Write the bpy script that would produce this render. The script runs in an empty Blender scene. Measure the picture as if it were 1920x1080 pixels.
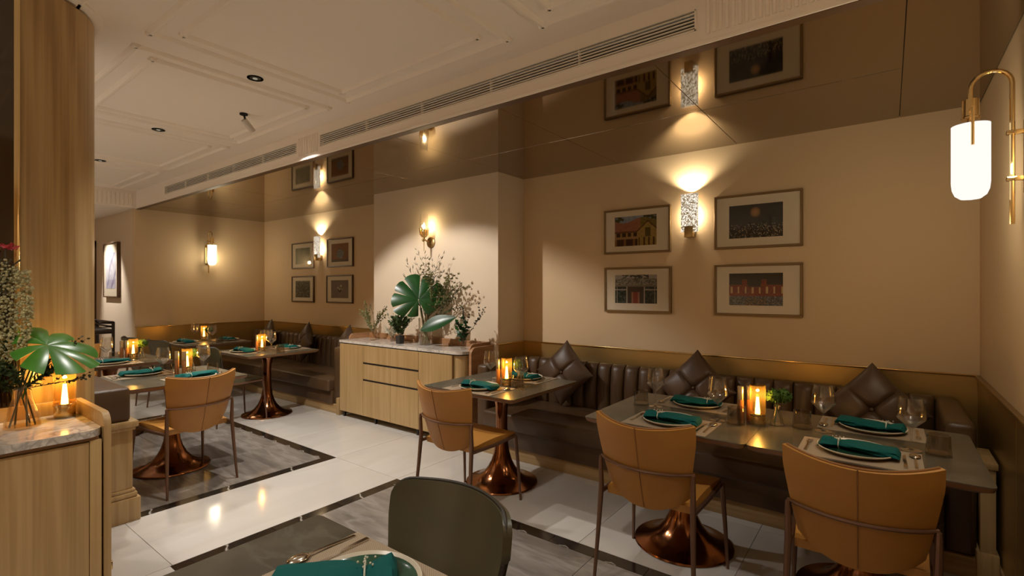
import bpy, bmesh, math, random
from mathutils import Vector, Matrix
PI = math.pi
rnd = random.Random(7)
SC = bpy.context.scene
COL = SC.collection

# ------------------------------------------------------------------ camera, world, exposure
cd = bpy.data.cameras.new('camera'); cam = bpy.data.objects.new('camera', cd); COL.objects.link(cam)
cam.location = (0, 0, 1.5); cam.rotation_euler = (PI/2, 0, math.radians(37.2))
cd.sensor_width = 36; cd.lens = 36*930/1920; cd.shift_y = 2/1920; cd.clip_start = 0.05
SC.camera = cam
w = bpy.data.worlds.new('world'); SC.world = w; w.use_nodes = True
w.node_tree.nodes['Background'].inputs[0].default_value = (0.9, 0.75, 0.6, 1)
w.node_tree.nodes['Background'].inputs[1].default_value = 0.02
SC.view_settings.view_transform = 'Standard'; SC.view_settings.look = 'None'
SC.view_settings.exposure = 1.08; SC.view_settings.gamma = 1; SC.view_settings.use_curve_mapping = False
SC.cycles.max_bounces = 10; SC.cycles.diffuse_bounces = 5; SC.cycles.transparent_max_bounces = 24
SC.cycles.sample_clamp_indirect = 4.0; SC.cycles.caustics_reflective = False; SC.cycles.caustics_refractive = False
WARM = (1.0, 0.945, 0.875); NEUT = (1.0, 0.94, 0.88)

def spot(loc, aim, watts, size=80, blend=0.6, col=WARM, rad=0.04, parent=None):
    l = bpy.data.lights.new('spot_lamp', 'SPOT'); l.energy = watts; l.color = col
    l.spot_size = math.radians(size); l.spot_blend = blend; l.shadow_soft_size = rad
    o = bpy.data.objects.new('spot_lamp', l); COL.objects.link(o)
    d = Vector(aim) - Vector(loc)
    o.location = loc; o.rotation_euler = d.to_track_quat('-Z', 'Y').to_euler()
    if parent: o.parent = parent; o.matrix_parent_inverse = Matrix.Translation(-parent.location)
    return o
def point(loc, watts, col=WARM, rad=0.03):
    l = bpy.data.lights.new('bulb_lamp', 'POINT'); l.energy = watts; l.color = col; l.shadow_soft_size = rad
    o = bpy.data.objects.new('bulb_lamp', l); COL.objects.link(o); o.location = loc
    return o

# ------------------------------------------------------------------ mesh helpers
def box(bm, x0, x1, y0, y1, z0, z1, bev=0, seg=2):
    vs = [bm.verts.new((x, y, z)) for z in (z0, z1) for y in (y0, y1) for x in (x0, x1)]
    fs = [bm.faces.new([vs[i] for i in f]) for f in ((0,2,3,1),(4,5,7,6),(0,1,5,4),(2,6,7,3),(0,4,6,2),(1,3,7,5))]
    if bev:
        es = list({e for f in fs for e in f.edges})
        bmesh.ops.bevel(bm, geom=es, offset=bev, segments=seg, affect='EDGES', profile=0.5)
def ring_faces(bm, a, b):
    n = len(a)
    for i in range(n):
        bm.faces.new((a[i], a[(i+1) % n], b[(i+1) % n], b[i]))
def lathe(bm, prof, n=24, c=(0, 0), cap0=True, cap1=True):
    rings = []
    for r, z in prof:
        rings.append([bm.verts.new((c[0]+r*math.cos(2*PI*i/n), c[1]+r*math.sin(2*PI*i/n), z)) for i in range(n)])
    for a, b in zip(rings, rings[1:]): ring_faces(bm, a, b)
    if cap0: bm.faces.new(rings[0][::-1])
    if cap1: bm.faces.new(rings[-1])
def tube(bm, pts, rad, n=8, cap=True):
    pts = [Vector(p) for p in pts]
    if not isinstance(rad, (list, tuple)): rad = [rad]*len(pts)
    rings = []; prev = None
    for i, p in enumerate(pts):
        t = (pts[min(i+1, len(pts)-1)] - pts[max(i-1, 0)]).normalized()
        if prev is None:
            up = Vector((0, 0, 1)) if abs(t.z) < 0.9 else Vector((1, 0, 0))
            u = t.cross(up).normalized()
        else:
            u = (prev - t*prev.dot(t))
            u = u.normalized() if u.length > 1e-6 else t.orthogonal().normalized()
        prev = u; v = t.cross(u)
        rings.append([bm.verts.new(p + (u*math.cos(2*PI*k/n) + v*math.sin(2*PI*k/n))*rad[i]) for k in range(n)])
    for a, b in zip(rings, rings[1:]): ring_faces(bm, a, b)
    if cap: bm.faces.new(rings[0][::-1]); bm.faces.new(rings[-1])
def loft(bm, rings, cap=True):
    rs = [[bm.verts.new(p) for p in r] for r in rings]
    for a, b in zip(rs, rs[1:]): ring_faces(bm, a, b)
    if cap: bm.faces.new(rs[0][::-1]); bm.faces.new(rs[-1])
def prism(bm, pts, z0, z1):
    a = [bm.verts.new((x, y, z0)) for x, y in pts]; b = [bm.verts.new((x, y, z1)) for x, y in pts]
    ring_faces(bm, a, b); bm.faces.new(a[::-1]); bm.faces.new(b)
def grid(bm, fn, nu, nv):
    vs = [[bm.verts.new(fn(i/nu, j/nv)) for i in range(nu+1)] for j in range(nv+1)]
    for j in range(nv):
        for i in range(nu):
            bm.faces.new((vs[j][i], vs[j][i+1], vs[j+1][i+1], vs[j+1][i]))
    return vs
def shell(bm, fn, nu, nv, th):
    """closed curved sheet: fn(u,v) is the front, back is offset along the normal"""
    e = 1e-3
    def back(u, v):
        p = Vector(fn(u, v))
        du = Vector(fn(min(u+e, 1), v)) - Vector(fn(max(u-e, 0), v)); dv = Vector(fn(u, min(v+e, 1))) - Vector(fn(u, max(v-e, 0)))
        n = du.cross(dv); n = n.normalized() if n.length > 1e-12 else Vector((0, -1, 0))
        return p - n*th
    a = grid(bm, fn, nu, nv); b = grid(bm, back, nu, nv)
    for f in {f for row in b for vv in row for f in vv.link_faces}: f.normal_flip()
    def strip(p, q):
        for i in range(len(p)-1): bm.faces.new((p[i], q[i], q[i+1], p[i+1]))
    strip(a[0], b[0]); strip(a[-1][::-1], b[-1][::-1])
    strip([r[0] for r in a][::-1], [r[0] for r in b][::-1]); strip([r[-1] for r in a], [r[-1] for r in b])
def sphere(bm, c, r, s=1, seg=10, rings=7, sz=1):
    m = Matrix.Translation(c) @ Matrix.Diagonal((r, r, r*sz, 1))
    bmesh.ops.create_uvsphere(bm, u_segments=seg, v_segments=rings, radius=1, matrix=m)

CACHE = {}
def M(key, build, mat, smooth=35):
    if key in CACHE: return CACHE[key]
    bm = bmesh.new(); build(bm)
    bmesh.ops.recalc_face_normals(bm, faces=bm.faces)
    me = bpy.data.meshes.new(key); bm.to_mesh(me); bm.free()
    me.materials.append(mat)
    if smooth:
        me.polygons.foreach_set('use_smooth', [True]*len(me.polygons)); me.set_sharp_from_angle(angle=math.radians(smooth))
    CACHE[key] = me
    return me
UNI = [0]
def U(build, mat, smooth=35):
    UNI[0] += 1
    return M('mesh_%d' % UNI[0], build, mat, smooth)
def B(*a, **k):
    return lambda bm: box(bm, *a, **k)
def O(name, me, parent=None, loc=(0, 0, 0), rot=(0, 0, 0), label=None):
    o = bpy.data.objects.new(name, me); COL.objects.link(o)
    o.location = loc; o.rotation_euler = rot
    if parent: o.parent = parent
    if label: o['label'] = label
    return o
def tag(o, label, cat, group=None):
    o['label'] = label; o['category'] = cat
    if group: o['group'] = group
    return o
def thing(name, label, cat, loc=(0, 0, 0), rz=0, group=None):
    o = bpy.data.objects.new(name, None); COL.objects.link(o); o.empty_display_size = 0.1
    o.location = loc; o.rotation_euler = (0, 0, rz)
    return tag(o, label, cat, group)
def struct(name, me, label=None, parent=None):
    o = O(name, me, parent)
    if not parent: o['kind'] = 'structure'
    if label: o['label'] = label
    return o

# ------------------------------------------------------------------ materials
def mat(name, col, rough=0.5, metal=0.0, bump=0, bscale=50, var=0, vscale=4, emit=None, estr=0, coat=0, spec=0.5, sheen=0):
    m = bpy.data.materials.new(name); m.use_nodes = True
    nt = m.node_tree; b = nt.nodes['Principled BSDF']
    b.inputs['Base Color'].default_value = (*col, 1); b.inputs['Roughness'].default_value = rough
    b.inputs['Metallic'].default_value = metal; b.inputs['Coat Weight'].default_value = coat
    b.inputs['Specular IOR Level'].default_value = spec; b.inputs['Sheen Weight'].default_value = sheen
    if emit: b.inputs['Emission Color'].default_value = (*emit, 1); b.inputs['Emission Strength'].default_value = estr
    tc = nt.nodes.new('ShaderNodeTexCoord')
    if bump:
        n = nt.nodes.new('ShaderNodeTexNoise'); n.inputs['Scale'].default_value = bscale; n.inputs['Detail'].default_value = 3
        nt.links.new(tc.outputs['Object'], n.inputs['Vector'])
        bp = nt.nodes.new('ShaderNodeBump'); bp.inputs['Strength'].default_value = bump; bp.inputs['Distance'].default_value = 0.01
        nt.links.new(n.outputs['Fac'], bp.inputs['Height']); nt.links.new(bp.outputs['Normal'], b.inputs['Normal'])
    if var:
        n = nt.nodes.new('ShaderNodeTexNoise'); n.inputs['Scale'].default_value = vscale; n.inputs['Detail'].default_value = 5
        nt.links.new(tc.outputs['Object'], n.inputs['Vector'])
        r = nt.nodes.new('ShaderNodeValToRGB')
        r.color_ramp.elements[0].position = 0.3; r.color_ramp.elements[1].position = 0.7
        r.color_ramp.elements[0].color = (*[c*(1-var) for c in col], 1); r.color_ramp.elements[1].color = (*[min(1, c*(1+var)) for c in col], 1)
        nt.links.new(n.outputs['Fac'], r.inputs['Fac']); nt.links.new(r.outputs['Color'], b.inputs['Base Color'])
    return m
def wood(name, a, b_, axis=2, rough=0.42, sc=1.0):
    m = mat(name, a, rough); nt = m.node_tree; b = nt.nodes['Principled BSDF']
    tc = nt.nodes.new('ShaderNodeTexCoord'); mp = nt.nodes.new('ShaderNodeMapping')
    s = [48*sc]*3; s[axis] = 1.1*sc; mp.inputs['Scale'].default_value = s
    nt.links.new(tc.outputs['Object'], mp.inputs['Vector'])
    n1 = nt.nodes.new('ShaderNodeTexNoise'); n1.inputs['Scale'].default_value = 1.0; n1.inputs['Detail'].default_value = 6; n1.inputs['Distortion'].default_value = 0.6
    nt.links.new(mp.outputs['Vector'], n1.inputs['Vector'])
    mp2 = nt.nodes.new('ShaderNodeMapping'); s2 = [2.2*sc]*3; s2[axis] = 0.35*sc; mp2.inputs['Scale'].default_value = s2
    nt.links.new(tc.outputs['Object'], mp2.inputs['Vector'])
    wv = nt.nodes.new('ShaderNodeTexWave'); wv.wave_type = 'RINGS'; wv.inputs['Scale'].default_value = 1.6
    wv.inputs['Distortion'].default_value = 5; wv.inputs['Detail'].default_value = 2
    nt.links.new(mp2.outputs['Vector'], wv.inputs['Vector'])
    mx = nt.nodes.new('ShaderNodeMath'); mx.operation = 'MULTIPLY_ADD'; mx.inputs[1].default_value = 0.22
    nt.links.new(wv.outputs['Fac'], mx.inputs[0]); nt.links.new(n1.outputs['Fac'], mx.inputs[2])
    r = nt.nodes.new('ShaderNodeValToRGB'); r.color_ramp.elements[0].position = 0.42; r.color_ramp.elements[1].position = 0.76
    r.color_ramp.elements[0].color = (*a, 1); r.color_ramp.elements[1].color = (*b_, 1)
    nt.links.new(mx.outputs[0], r.inputs['Fac']); nt.links.new(r.outputs['Color'], b.inputs['Base Color'])
    return m
def stone(name, base, vein, scale=1.5, width=0.03, rough=0.15, var=0.12, amount=1.0, stretch=(1, 1, 1), coat=0.0, dist=1.2):
    m = mat(name, base, rough); nt = m.node_tree; b = nt.nodes['Principled BSDF']; b.inputs['Coat Weight'].default_value = coat
    tc = nt.nodes.new('ShaderNodeTexCoord'); mp = nt.nodes.new('ShaderNodeMapping'); mp.inputs['Scale'].default_value = stretch
    nt.links.new(tc.outputs['Object'], mp.inputs['Vector'])
    n1 = nt.nodes.new('ShaderNodeTexNoise'); n1.inputs['Scale'].default_value = scale; n1.inputs['Detail'].default_value = 8; n1.inputs['Distortion'].default_value = dist
    nt.links.new(mp.outputs['Vector'], n1.inputs['Vector'])
    r1 = nt.nodes.new('ShaderNodeValToRGB')
    e = r1.color_ramp.elements; e[0].position = 0.5-width; e[0].color = (0, 0, 0, 1); e[1].position = 0.5+width; e[1].color = (0, 0, 0, 1)
    k = e.new(0.5); k.color = (amount, amount, amount, 1)
    nt.links.new(n1.outputs['Fac'], r1.inputs['Fac'])
    n2 = nt.nodes.new('ShaderNodeTexNoise'); n2.inputs['Scale'].default_value = scale*2.7; n2.inputs['Detail'].default_value = 8
    nt.links.new(mp.outputs['Vector'], n2.inputs['Vector'])
    r2 = nt.nodes.new('ShaderNodeValToRGB'); r2.color_ramp.elements[0].position = 0.3; r2.color_ramp.elements[1].position = 0.72
    r2.color_ramp.elements[0].color = (*[c*(1-var) for c in base], 1); r2.color_ramp.elements[1].color = (*[min(1, c*(1+var)) for c in base], 1)
    nt.links.new(n2.outputs['Fac'], r2.inputs['Fac'])
    mx = nt.nodes.new('ShaderNodeMix'); mx.data_type = 'RGBA'
    nt.links.new(r1.outputs['Color'], mx.inputs['Factor']); nt.links.new(r2.outputs['Color'], mx.inputs[6]); mx.inputs[7].default_value = (*vein, 1)
    nt.links.new(mx.outputs[2], b.inputs['Base Color'])
    return m
def thin_glass(name, tint=(1, 1, 1), ior=1.45, gloss=1.0, rough=0.0, edge=0.85, haze=None, power=3.0):
    m = bpy.data.materials.new(name); m.use_nodes = True; nt = m.node_tree; nt.nodes.clear()
    o = nt.nodes.new('ShaderNodeOutputMaterial'); mx = nt.nodes.new('ShaderNodeMixShader')
    t = nt.nodes.new('ShaderNodeBsdfTransparent'); t.inputs[0].default_value = (*tint, 1)
    g = nt.nodes.new('ShaderNodeBsdfGlossy'); g.inputs['Roughness'].default_value = rough; g.inputs['Color'].default_value = (gloss, gloss, gloss, 1)
    lw = nt.nodes.new('ShaderNodeLayerWeight'); lw.inputs['Blend'].default_value = 0.5
    pw = nt.nodes.new('ShaderNodeMath'); pw.operation = 'POWER'; pw.inputs[1].default_value = power
    f = nt.nodes.new('ShaderNodeMath'); f.operation = 'MULTIPLY_ADD'; f.inputs[1].default_value = edge; f.inputs[2].default_value = ((ior-1)/(ior+1))**2
    nt.links.new(lw.outputs['Facing'], pw.inputs[0]); nt.links.new(pw.outputs[0], f.inputs[0])
    nt.links.new(f.outputs[0], mx.inputs[0]); nt.links.new(t.outputs[0], mx.inputs[1]); nt.links.new(g.outputs[0], mx.inputs[2])
    out = mx
    if haze:
        tr = nt.nodes.new('ShaderNodeBsdfTranslucent'); tr.inputs[0].default_value = (*haze[0], 1)
        m2 = nt.nodes.new('ShaderNodeMixShader'); m2.inputs[0].default_value = haze[1]
        nt.links.new(mx.outputs[0], m2.inputs[1]); nt.links.new(tr.outputs[0], m2.inputs[2]); out = m2
    nt.links.new(out.outputs[0], o.inputs[0])
    return m
def emitter(name, col, s):
    m = bpy.data.materials.new(name); m.use_nodes = True; nt = m.node_tree; nt.nodes.clear()
    o = nt.nodes.new('ShaderNodeOutputMaterial'); e = nt.nodes.new('ShaderNodeEmission')
    e.inputs[0].default_value = (*col, 1); e.inputs[1].default_value = s
    nt.links.new(e.outputs[0], o.inputs[0])
    return m
def attr_mat(name, rough=0.6):
    m = mat(name, (1, 1, 1), rough, spec=0.1); nt = m.node_tree
    a = nt.nodes.new('ShaderNodeAttribute'); a.attribute_name = 'Col'
    nt.links.new(a.outputs['Color'], nt.nodes['Principled BSDF'].inputs['Base Color'])
    return m
def weave(name, col, scale=260, rough=0.8):
    m = mat(name, col, rough); nt = m.node_tree; b = nt.nodes['Principled BSDF']
    tc = nt.nodes.new('ShaderNodeTexCoord'); ch = nt.nodes.new('ShaderNodeTexChecker'); ch.inputs['Scale'].default_value = scale
    ch.inputs[1].default_value = (*[c*1.15 for c in col], 1); ch.inputs[2].default_value = (*[c*0.75 for c in col], 1)
    nt.links.new(tc.outputs['Object'], ch.inputs['Vector']); nt.links.new(ch.outputs['Color'], b.inputs['Base Color'])
    return m

WALL = mat('wall_paint', (0.69, 0.515, 0.315), 0.75, bump=0.02, bscale=180)
WALL2 = mat('pilaster_paint', (0.70, 0.57, 0.42), 0.75, bump=0.02, bscale=180)
CEIL = mat('ceiling_paint', (0.89, 0.82, 0.74), 0.7)
GRILLE = mat('grille_paint', (0.84, 0.78, 0.70), 0.5)
DARK = mat('dark_void', (0.01, 0.009, 0.008), 0.9)
BMIRROR = mat('bronze_mirror', (0.36, 0.295, 0.22), 0.04, 1.0)
DMIRROR = mat('dark_mirror', (0.12, 0.10, 0.08), 0.05, 1.0)
WAINS = mat('bronze_lacquer', (0.46, 0.31, 0.115), 0.33, 0.7, var=0.08, vscale=1.5)
BRASS = mat('brass', (0.72, 0.52, 0.24), 0.25, 1.0)
BRASSP = mat('brass_polished', (0.80, 0.60, 0.30), 0.12, 1.0)
ABRASS = mat('aged_brass', (0.40, 0.28, 0.12), 0.35, 1.0)
OAK = wood('light_oak', (0.36, 0.228, 0.092), (0.455, 0.305, 0.138))
OAKH = wood('light_oak_rail', (0.32, 0.20, 0.08), (0.44, 0.295, 0.135), axis=0)
COLW = wood('column_oak', (0.34, 0.205, 0.075), (0.50, 0.34, 0.15), sc=0.8, rough=0.35)
GALW = wood('reddish_oak', (0.33, 0.165, 0.075), (0.43, 0.23, 0.11), axis=0)
DWOOD = mat('ebony_wood', (0.018, 0.012, 0.010), 0.35)
LEATH = mat('brown_leather', (0.082, 0.044, 0.019), 0.38, bump=0.12, bscale=140, var=0.15, vscale=5)
CUSH = mat('cushion_leather', (0.085, 0.050, 0.030), 0.42, bump=0.12, bscale=140, var=0.1)
TAN = mat('tan_leather', (0.43, 0.195, 0.036), 0.45, bump=0.08, bscale=160, var=0.06, vscale=6)
TANP = mat('tan_piping', (0.26, 0.115, 0.03), 0.5)
OLIVE = mat('olive_leather', (0.075, 0.066, 0.034), 0.36, bump=0.06, bscale=160, var=0.06)
OLIVEP = mat('olive_piping', (0.022, 0.017, 0.010), 0.45)
CHF = mat('chair_bronze', (0.19, 0.105, 0.065), 0.38, 0.7)
COPPER = mat('dark_copper', (0.30, 0.125, 0.055), 0.16, 1.0)
TTOP = stone('table_stone', (0.074, 0.065, 0.045), (0.15, 0.15, 0.115), 2.2, 0.03, 0.26, 0.25, 0.3)
TEDGE = mat('table_edge', (0.22, 0.11, 0.045), 0.4)
TILE = stone('cream_tile', (0.60, 0.565, 0.515), (0.52, 0.475, 0.415), 0.9, 0.05, 0.10, 0.05, 0.35, (1, 0.35, 1))
GTILE = stone('grey_marble', (0.215, 0.19, 0.165), (0.36, 0.33, 0.30), 1.8, 0.03, 0.17, 0.34, 0.4, (0.5, 2.4, 1), dist=0.35)
BTILE = stone('black_marble', (0.020, 0.016, 0.012), (0.60, 0.54, 0.46), 0.8, 0.006, 0.10, 0.25, 0.8, dist=0.3)
GROUT = mat('grout', (0.16, 0.13, 0.10), 0.8)
WMARB = stone('white_marble', (0.62, 0.57, 0.50), (0.22, 0.20, 0.18), 5, 0.03, 0.14, 0.18, 0.6)
MATM = weave('linen_mat', (0.34, 0.26, 0.17))
TEAL = mat('teal_cloth', (0.003, 0.085, 0.078), 0.8, bump=0.1, bscale=90, spec=0.2)
PLATEM = mat('plate_rim', (0.62, 0.55, 0.42), 0.3)
GLAZE = mat('plate_glaze', (0.014, 0.052, 0.030), 0.12, var=0.75, vscale=9)
STEEL = mat('steel', (0.62, 0.56, 0.48), 0.16, 1.0)
CLEAR = thin_glass('clear_glass', (0.985, 0.98, 0.97), 1.6, edge=1.0, power=2.2)
SMOKE = thin_glass('smoked_glass', (0.84, 0.81, 0.77), 1.5)
AMBER = thin_glass('amber_glass', (0.97, 0.83, 0.52), 1.45, haze=((1.0, 0.62, 0.18), 0.022))
AMBD = thin_glass('dark_amber_glass', (0.96, 0.90, 0.80), 1.5)
FLAME = emitter('flame_glow', (1.0, 0.66, 0.26), 7)
OPAL = emitter('opal_glow', (1.0, 0.95, 0.88), 0.5)
OPALW = emitter('opal_glow_warm', (1.0, 0.88, 0.60), 0.9)
BULB = emitter('bulb_glow', (1.0, 0.78, 0.42), 15)
SCREEN = emitter('downlight_glow', (1.0, 0.85, 0.62), 0.15)
LEAF = mat('monstera_green', (0.010, 0.055, 0.010), 0.33, var=0.35, vscale=7)
LEAFB = mat('bright_leaf', (0.05, 0.19, 0.018), 0.3, var=0.25, vscale=7)
FERN = mat('fern_green', (0.05, 0.085, 0.022), 0.6, var=0.4, vscale=15)
OLIV = mat('spray_yellow_green', (0.20, 0.19, 0.07), 0.6, var=0.3, vscale=20)
TWIG = mat('twig_dark', (0.055, 0.05, 0.025), 0.6)
BLOSSOM = mat('pale_blossom', (0.62, 0.60, 0.48), 0.6)
AMAR = mat('amaranth_beads', (0.46, 0.42, 0.22), 0.6, var=0.35, vscale=40)
RED = mat('red_petal', (0.45, 0.03, 0.04), 0.5)
POM = mat('pompom_green', (0.06, 0.13, 0.012), 0.8, var=0.4, vscale=60)
POT = mat('dark_pot', (0.03, 0.028, 0.025), 0.5)
PAPER = mat('mat_board', (0.72, 0.62, 0.46), 0.7)
FRAMEG = mat('gilt_frame', (0.20, 0.125, 0.05), 0.4, 0.5)
FRAMEB = mat('walnut_frame', (0.10, 0.05, 0.022), 0.4)
PRINT = attr_mat('print_ink', 0.7)
PGLASS = thin_glass('picture_glass', (0.98, 0.98, 0.98), 1.25, edge=0.3)
CAPM = mat('shaker_cap', (0.55, 0.48, 0.36), 0.3, 1.0)
WHITEM = mat('white_metal', (0.62, 0.58, 0.52), 0.4)

def crystal():
    m = mat('seeded_crystal', (0.7, 0.68, 0.62), 0.1); nt = m.node_tree; b = nt.nodes['Principled BSDF']
    tc = nt.nodes.new('ShaderNodeTexCoord'); v = nt.nodes.new('ShaderNodeTexVoronoi'); v.inputs['Scale'].default_value = 105
    nt.links.new(tc.outputs['Object'], v.inputs['Vector'])
    r = nt.nodes.new('ShaderNodeValToRGB'); r.color_ramp.elements[0].position = 0.25; r.color_ramp.elements[1].position = 0.6
    r.color_ramp.elements[0].color = (1.0, 0.95, 0.84, 1); r.color_ramp.elements[1].color = (0.10, 0.075, 0.04, 1)
    nt.links.new(v.outputs['Distance'], r.inputs['Fac']); nt.links.new(r.outputs['Color'], b.inputs['Emission Color'])
    b.inputs['Emission Strength'].default_value = 0.62
    return m
CRYS = crystal()

# ------------------------------------------------------------------ the setting
K = 1.08
def S(x, y, z): return (x*K, y*K, 1.5+(z-1.5)*K)
WY = 4.32; XR = 0.464; XL = -8.75; CZ = 2.92; MZ = 2.677; FY = 2.435; PX0, PX1, PY = -5.103, -3.12, 3.88; WZ = 0.952

floor = struct('floor', U(B(-11.6, 0.6, -4.1, 4.45, -0.08, -0.006), GROUT), 'polished cream tile floor with grey marble insets and black borders')
TID = [0]
def tile(x0, x1, y0, y1, m, name='tile'):
    g = 0.0015; TID[0] += 1
    key = 'tile_%s_%.3f_%.3f' % (m.name, x1-x0, y1-y0)
    dx, dy = (x1-x0)/2-g, (y1-y0)/2-g
    me = M(key, B(-dx, dx, -dy, dy, -0.012, 0.0), m, 0)
    O(name, me, floor, ((x0+x1)/2, (y0+y1)/2, 0))
AX0, AX1, AY0, AY1 = -6.9, -3.915, 0.9, 2.572
BX0, BX1, BY0, BY1 = -3.097, 0.46, 1.02, 2.574
BW = 0.092
def span(a, b, n): return [(a+(b-a)*i/n, a+(b-a)*(i+1)/n) for i in range(n)]
for (x0, x1, y0, y1, nx, ny) in ((AX0, AX1, AY0, AY1, 4, 2), (BX0, BX1, BY0, BY1, 4, 2)):
    for a, b in span(x0, x1, nx*3):
        tile(a, b, y1-BW, y1, BTILE, 'border_tile'); tile(a, b, y0, y0+BW, BTILE, 'border_tile')
    for a, b in span(y0+BW, y1-BW, 3):
        tile(x0, x0+BW, a, b, BTILE, 'border_tile'); tile(x1-BW, x1, a, b, BTILE, 'border_tile')
    for a, b in span(x0+BW, x1-BW, nx):
        for c, d in span(y0+BW, y1-BW, ny): tile(a, b, c, d, GTILE, 'marble_tile')
XS = [-11.4, -10.6, -9.7, -8.83, -8.0, -7.19, -6.37, -5.55, -4.73, -3.915, -3.097, -2.28, -1.46, -0.64, 0.18, 0.46]
for a, b in zip(XS, XS[1:]):
    tile(a, b, 2.573, 3.395, TILE); tile(a, b, 3.395, WY, TILE)
tile(-3.915, -3.097, 1.03, 2.573, TILE); tile(-3.915, -3.097, -0.5, 1.03, TILE); tile(-3.915, -3.097, -2.0, -0.5, TILE); tile(-3.915, -3.097, -4, -2.0, TILE)
for a, b in zip([-11.4, -10.0, -8.4, -6.9], [-10.0, -8.4, -6.9]):
    for c, d in ((-4, -2.4), (-2.4, -0.8), (-0.8, 0.9), (0.9, 2.573)): tile(a, b, c, d, TILE)
for a, b in span(-6.9, -3.915, 3):
    for c, d in ((-4, -2.4), (-2.4, -0.8), (-0.8, 0.9)): tile(a, b, c, d, TILE)
for a, b in span(-3.097, 0.46, 4):
    for c, d in ((-4, -2.4), (-2.4, -0.7), (-0.7, 1.02)): tile(a, b, c, d, TILE)

struct('wall_back', U(B(-8.9, 0.62, WY, WY+0.12, 0, 2.95), WALL), 'beige painted wall behind the banquettes')
struct('wall_pilaster', U(B(PX0, PX1, PY, WY, 0, 2.9), WALL2), 'cream pilaster projecting behind the sideboard')
struct('wall_right', U(B(XR, XR+0.12, -4.1, WY, 0, 3.0), WALL), 'beige painted side wall')
struct('wall_left', U(B(XL-0.12, XL, FY+0.0, WY, 0, 2.9), WALL), 'beige painted alcove end wall')
struct('wall_corridor', U(B(-11.5, XL-0.12, FY, FY+0.1, 0, 2.9), WALL2), 'pale corridor wall with a framed print')
struct('wall_far', U(B(-11.62, -11.5, -4.1, FY, 0, 3.0), WALL))
struct('wall_front', U(B(-11.5, XR, -4.15, -4.05, 0, 3.0), WALL))
ceiling = struct('ceiling', U(B(-11.6, 0.6, -4.15, FY, CZ, CZ+0.1), CEIL), 'white panelled ceiling with double mouldings')
# ceiling mouldings: double frames
def ridge(bm, a, b, w, h):
    """raised moulding with a rounded profile between two points on the ceiling"""
    a, b = Vector(a), Vector(b); t = (b-a).normalized(); s = Vector((-t.y, t.x, 0))
    prof = [(-w, 0), (-w*0.75, -h*0.5), (-w*0.3, -h), (w*0.3, -h), (w*0.75, -h*0.5), (w, 0)]
    loft(bm, [[p + s*u + Vector((0, 0, v)) for u, v in prof] for p in (a-t*w, b+t*w)])
for x0 in (-8.55, -6.775, -5.01, -3.245, -1.477):
    for (y0, y1) in ((0.975, 2.22), (-0.6, 0.66), (-2.2, -0.92)):
        x1 = x0+1.525
        for off, nm in ((0, 'outer_moulding'), (0.12, 'inner_moulding')):
            c = [(x0+off, y0+off, CZ), (x1-off, y0+off, CZ), (x1-off, y1-off, CZ), (x0+off, y1-off, CZ)]
            def f(bm, c=c):
                for i in range(4): ridge(bm, c[i], c[(i+1) % 4], 0.022, 0.02)
            O(nm, U(f, CEIL), ceiling)
# bulkhead: fascia, corridor soffit
fas = struct('trim_1', U(lambda bm: (box(bm, -8.694, XR, FY, FY+0.03, MZ-0.004, 2.742), box(bm, -8.694, XR, FY, FY+0.03, 2.845, CZ),
     box(bm, -8.694, -7.572, FY, FY+0.03, 2.742, 2.845), box(bm, -4.331, -3.947, FY, FY+0.03, 2.742, 2.845), box(bm, -0.737, XR, FY, FY+0.03, 2.742, 2.845)), CEIL),
     'white bulkhead fascia with fluted panels')
O('soffit_lip', U(B(-8.694, XR, FY-0.012, FY+0.05, MZ-0.016, MZ+0.006, bev=0.004), CEIL), fas)
O('shadow_line', U(B(-8.694, XR, FY-0.004, FY+0.054, MZ-0.019, MZ-0.016), FRAMEB), fas)
def flutes(bm, x0, x1, axis, pos, z0, z1, pitch=0.028):
    n = int(abs(x1-x0)/pitch)
    for i in range(n):
        a = x0+(x1-x0)*i/n; b = x0+(x1-x0)*(i+0.72)/n; m_ = (a+b)/2; d = 0.009
        pts = [(a, 0), (a+(b-a)*0.2, -d), (a+(b-a)*0.8, -d), (b, 0)]
        if axis == 'x': loft(bm, [[(u, pos+v, z) for u, v in pts] for z in (z0, z1)])
        else: loft(bm, [[(pos-v, u, z) for u, v in pts] for z in (z0, z1)])
O('fluted_panel', U(lambda bm: flutes(bm, -0.69, XR, 'x', FY, 2.71, 2.872), CEIL), fas)
O('fluted_panel', U(lambda bm: flutes(bm, -4.30, -3.98, 'x', FY, 2.71, 2.872), CEIL), fas)
end = struct('trim_2', U(B(-8.75, -8.694, 0.5, FY, MZ, CZ), CEIL), 'fluted bulkhead end above the corridor')
O('fluted_panel', U(lambda bm: flutes(bm, 0.9, 2.41, 'y', -8.694, MZ+0.02, CZ-0.05, 0.05), CEIL), end)
struct('ceiling_corridor', U(B(-11.5, -8.75, -4.05, FY, MZ-0.0, MZ+0.06), CEIL), 'low white corridor soffit')
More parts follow.
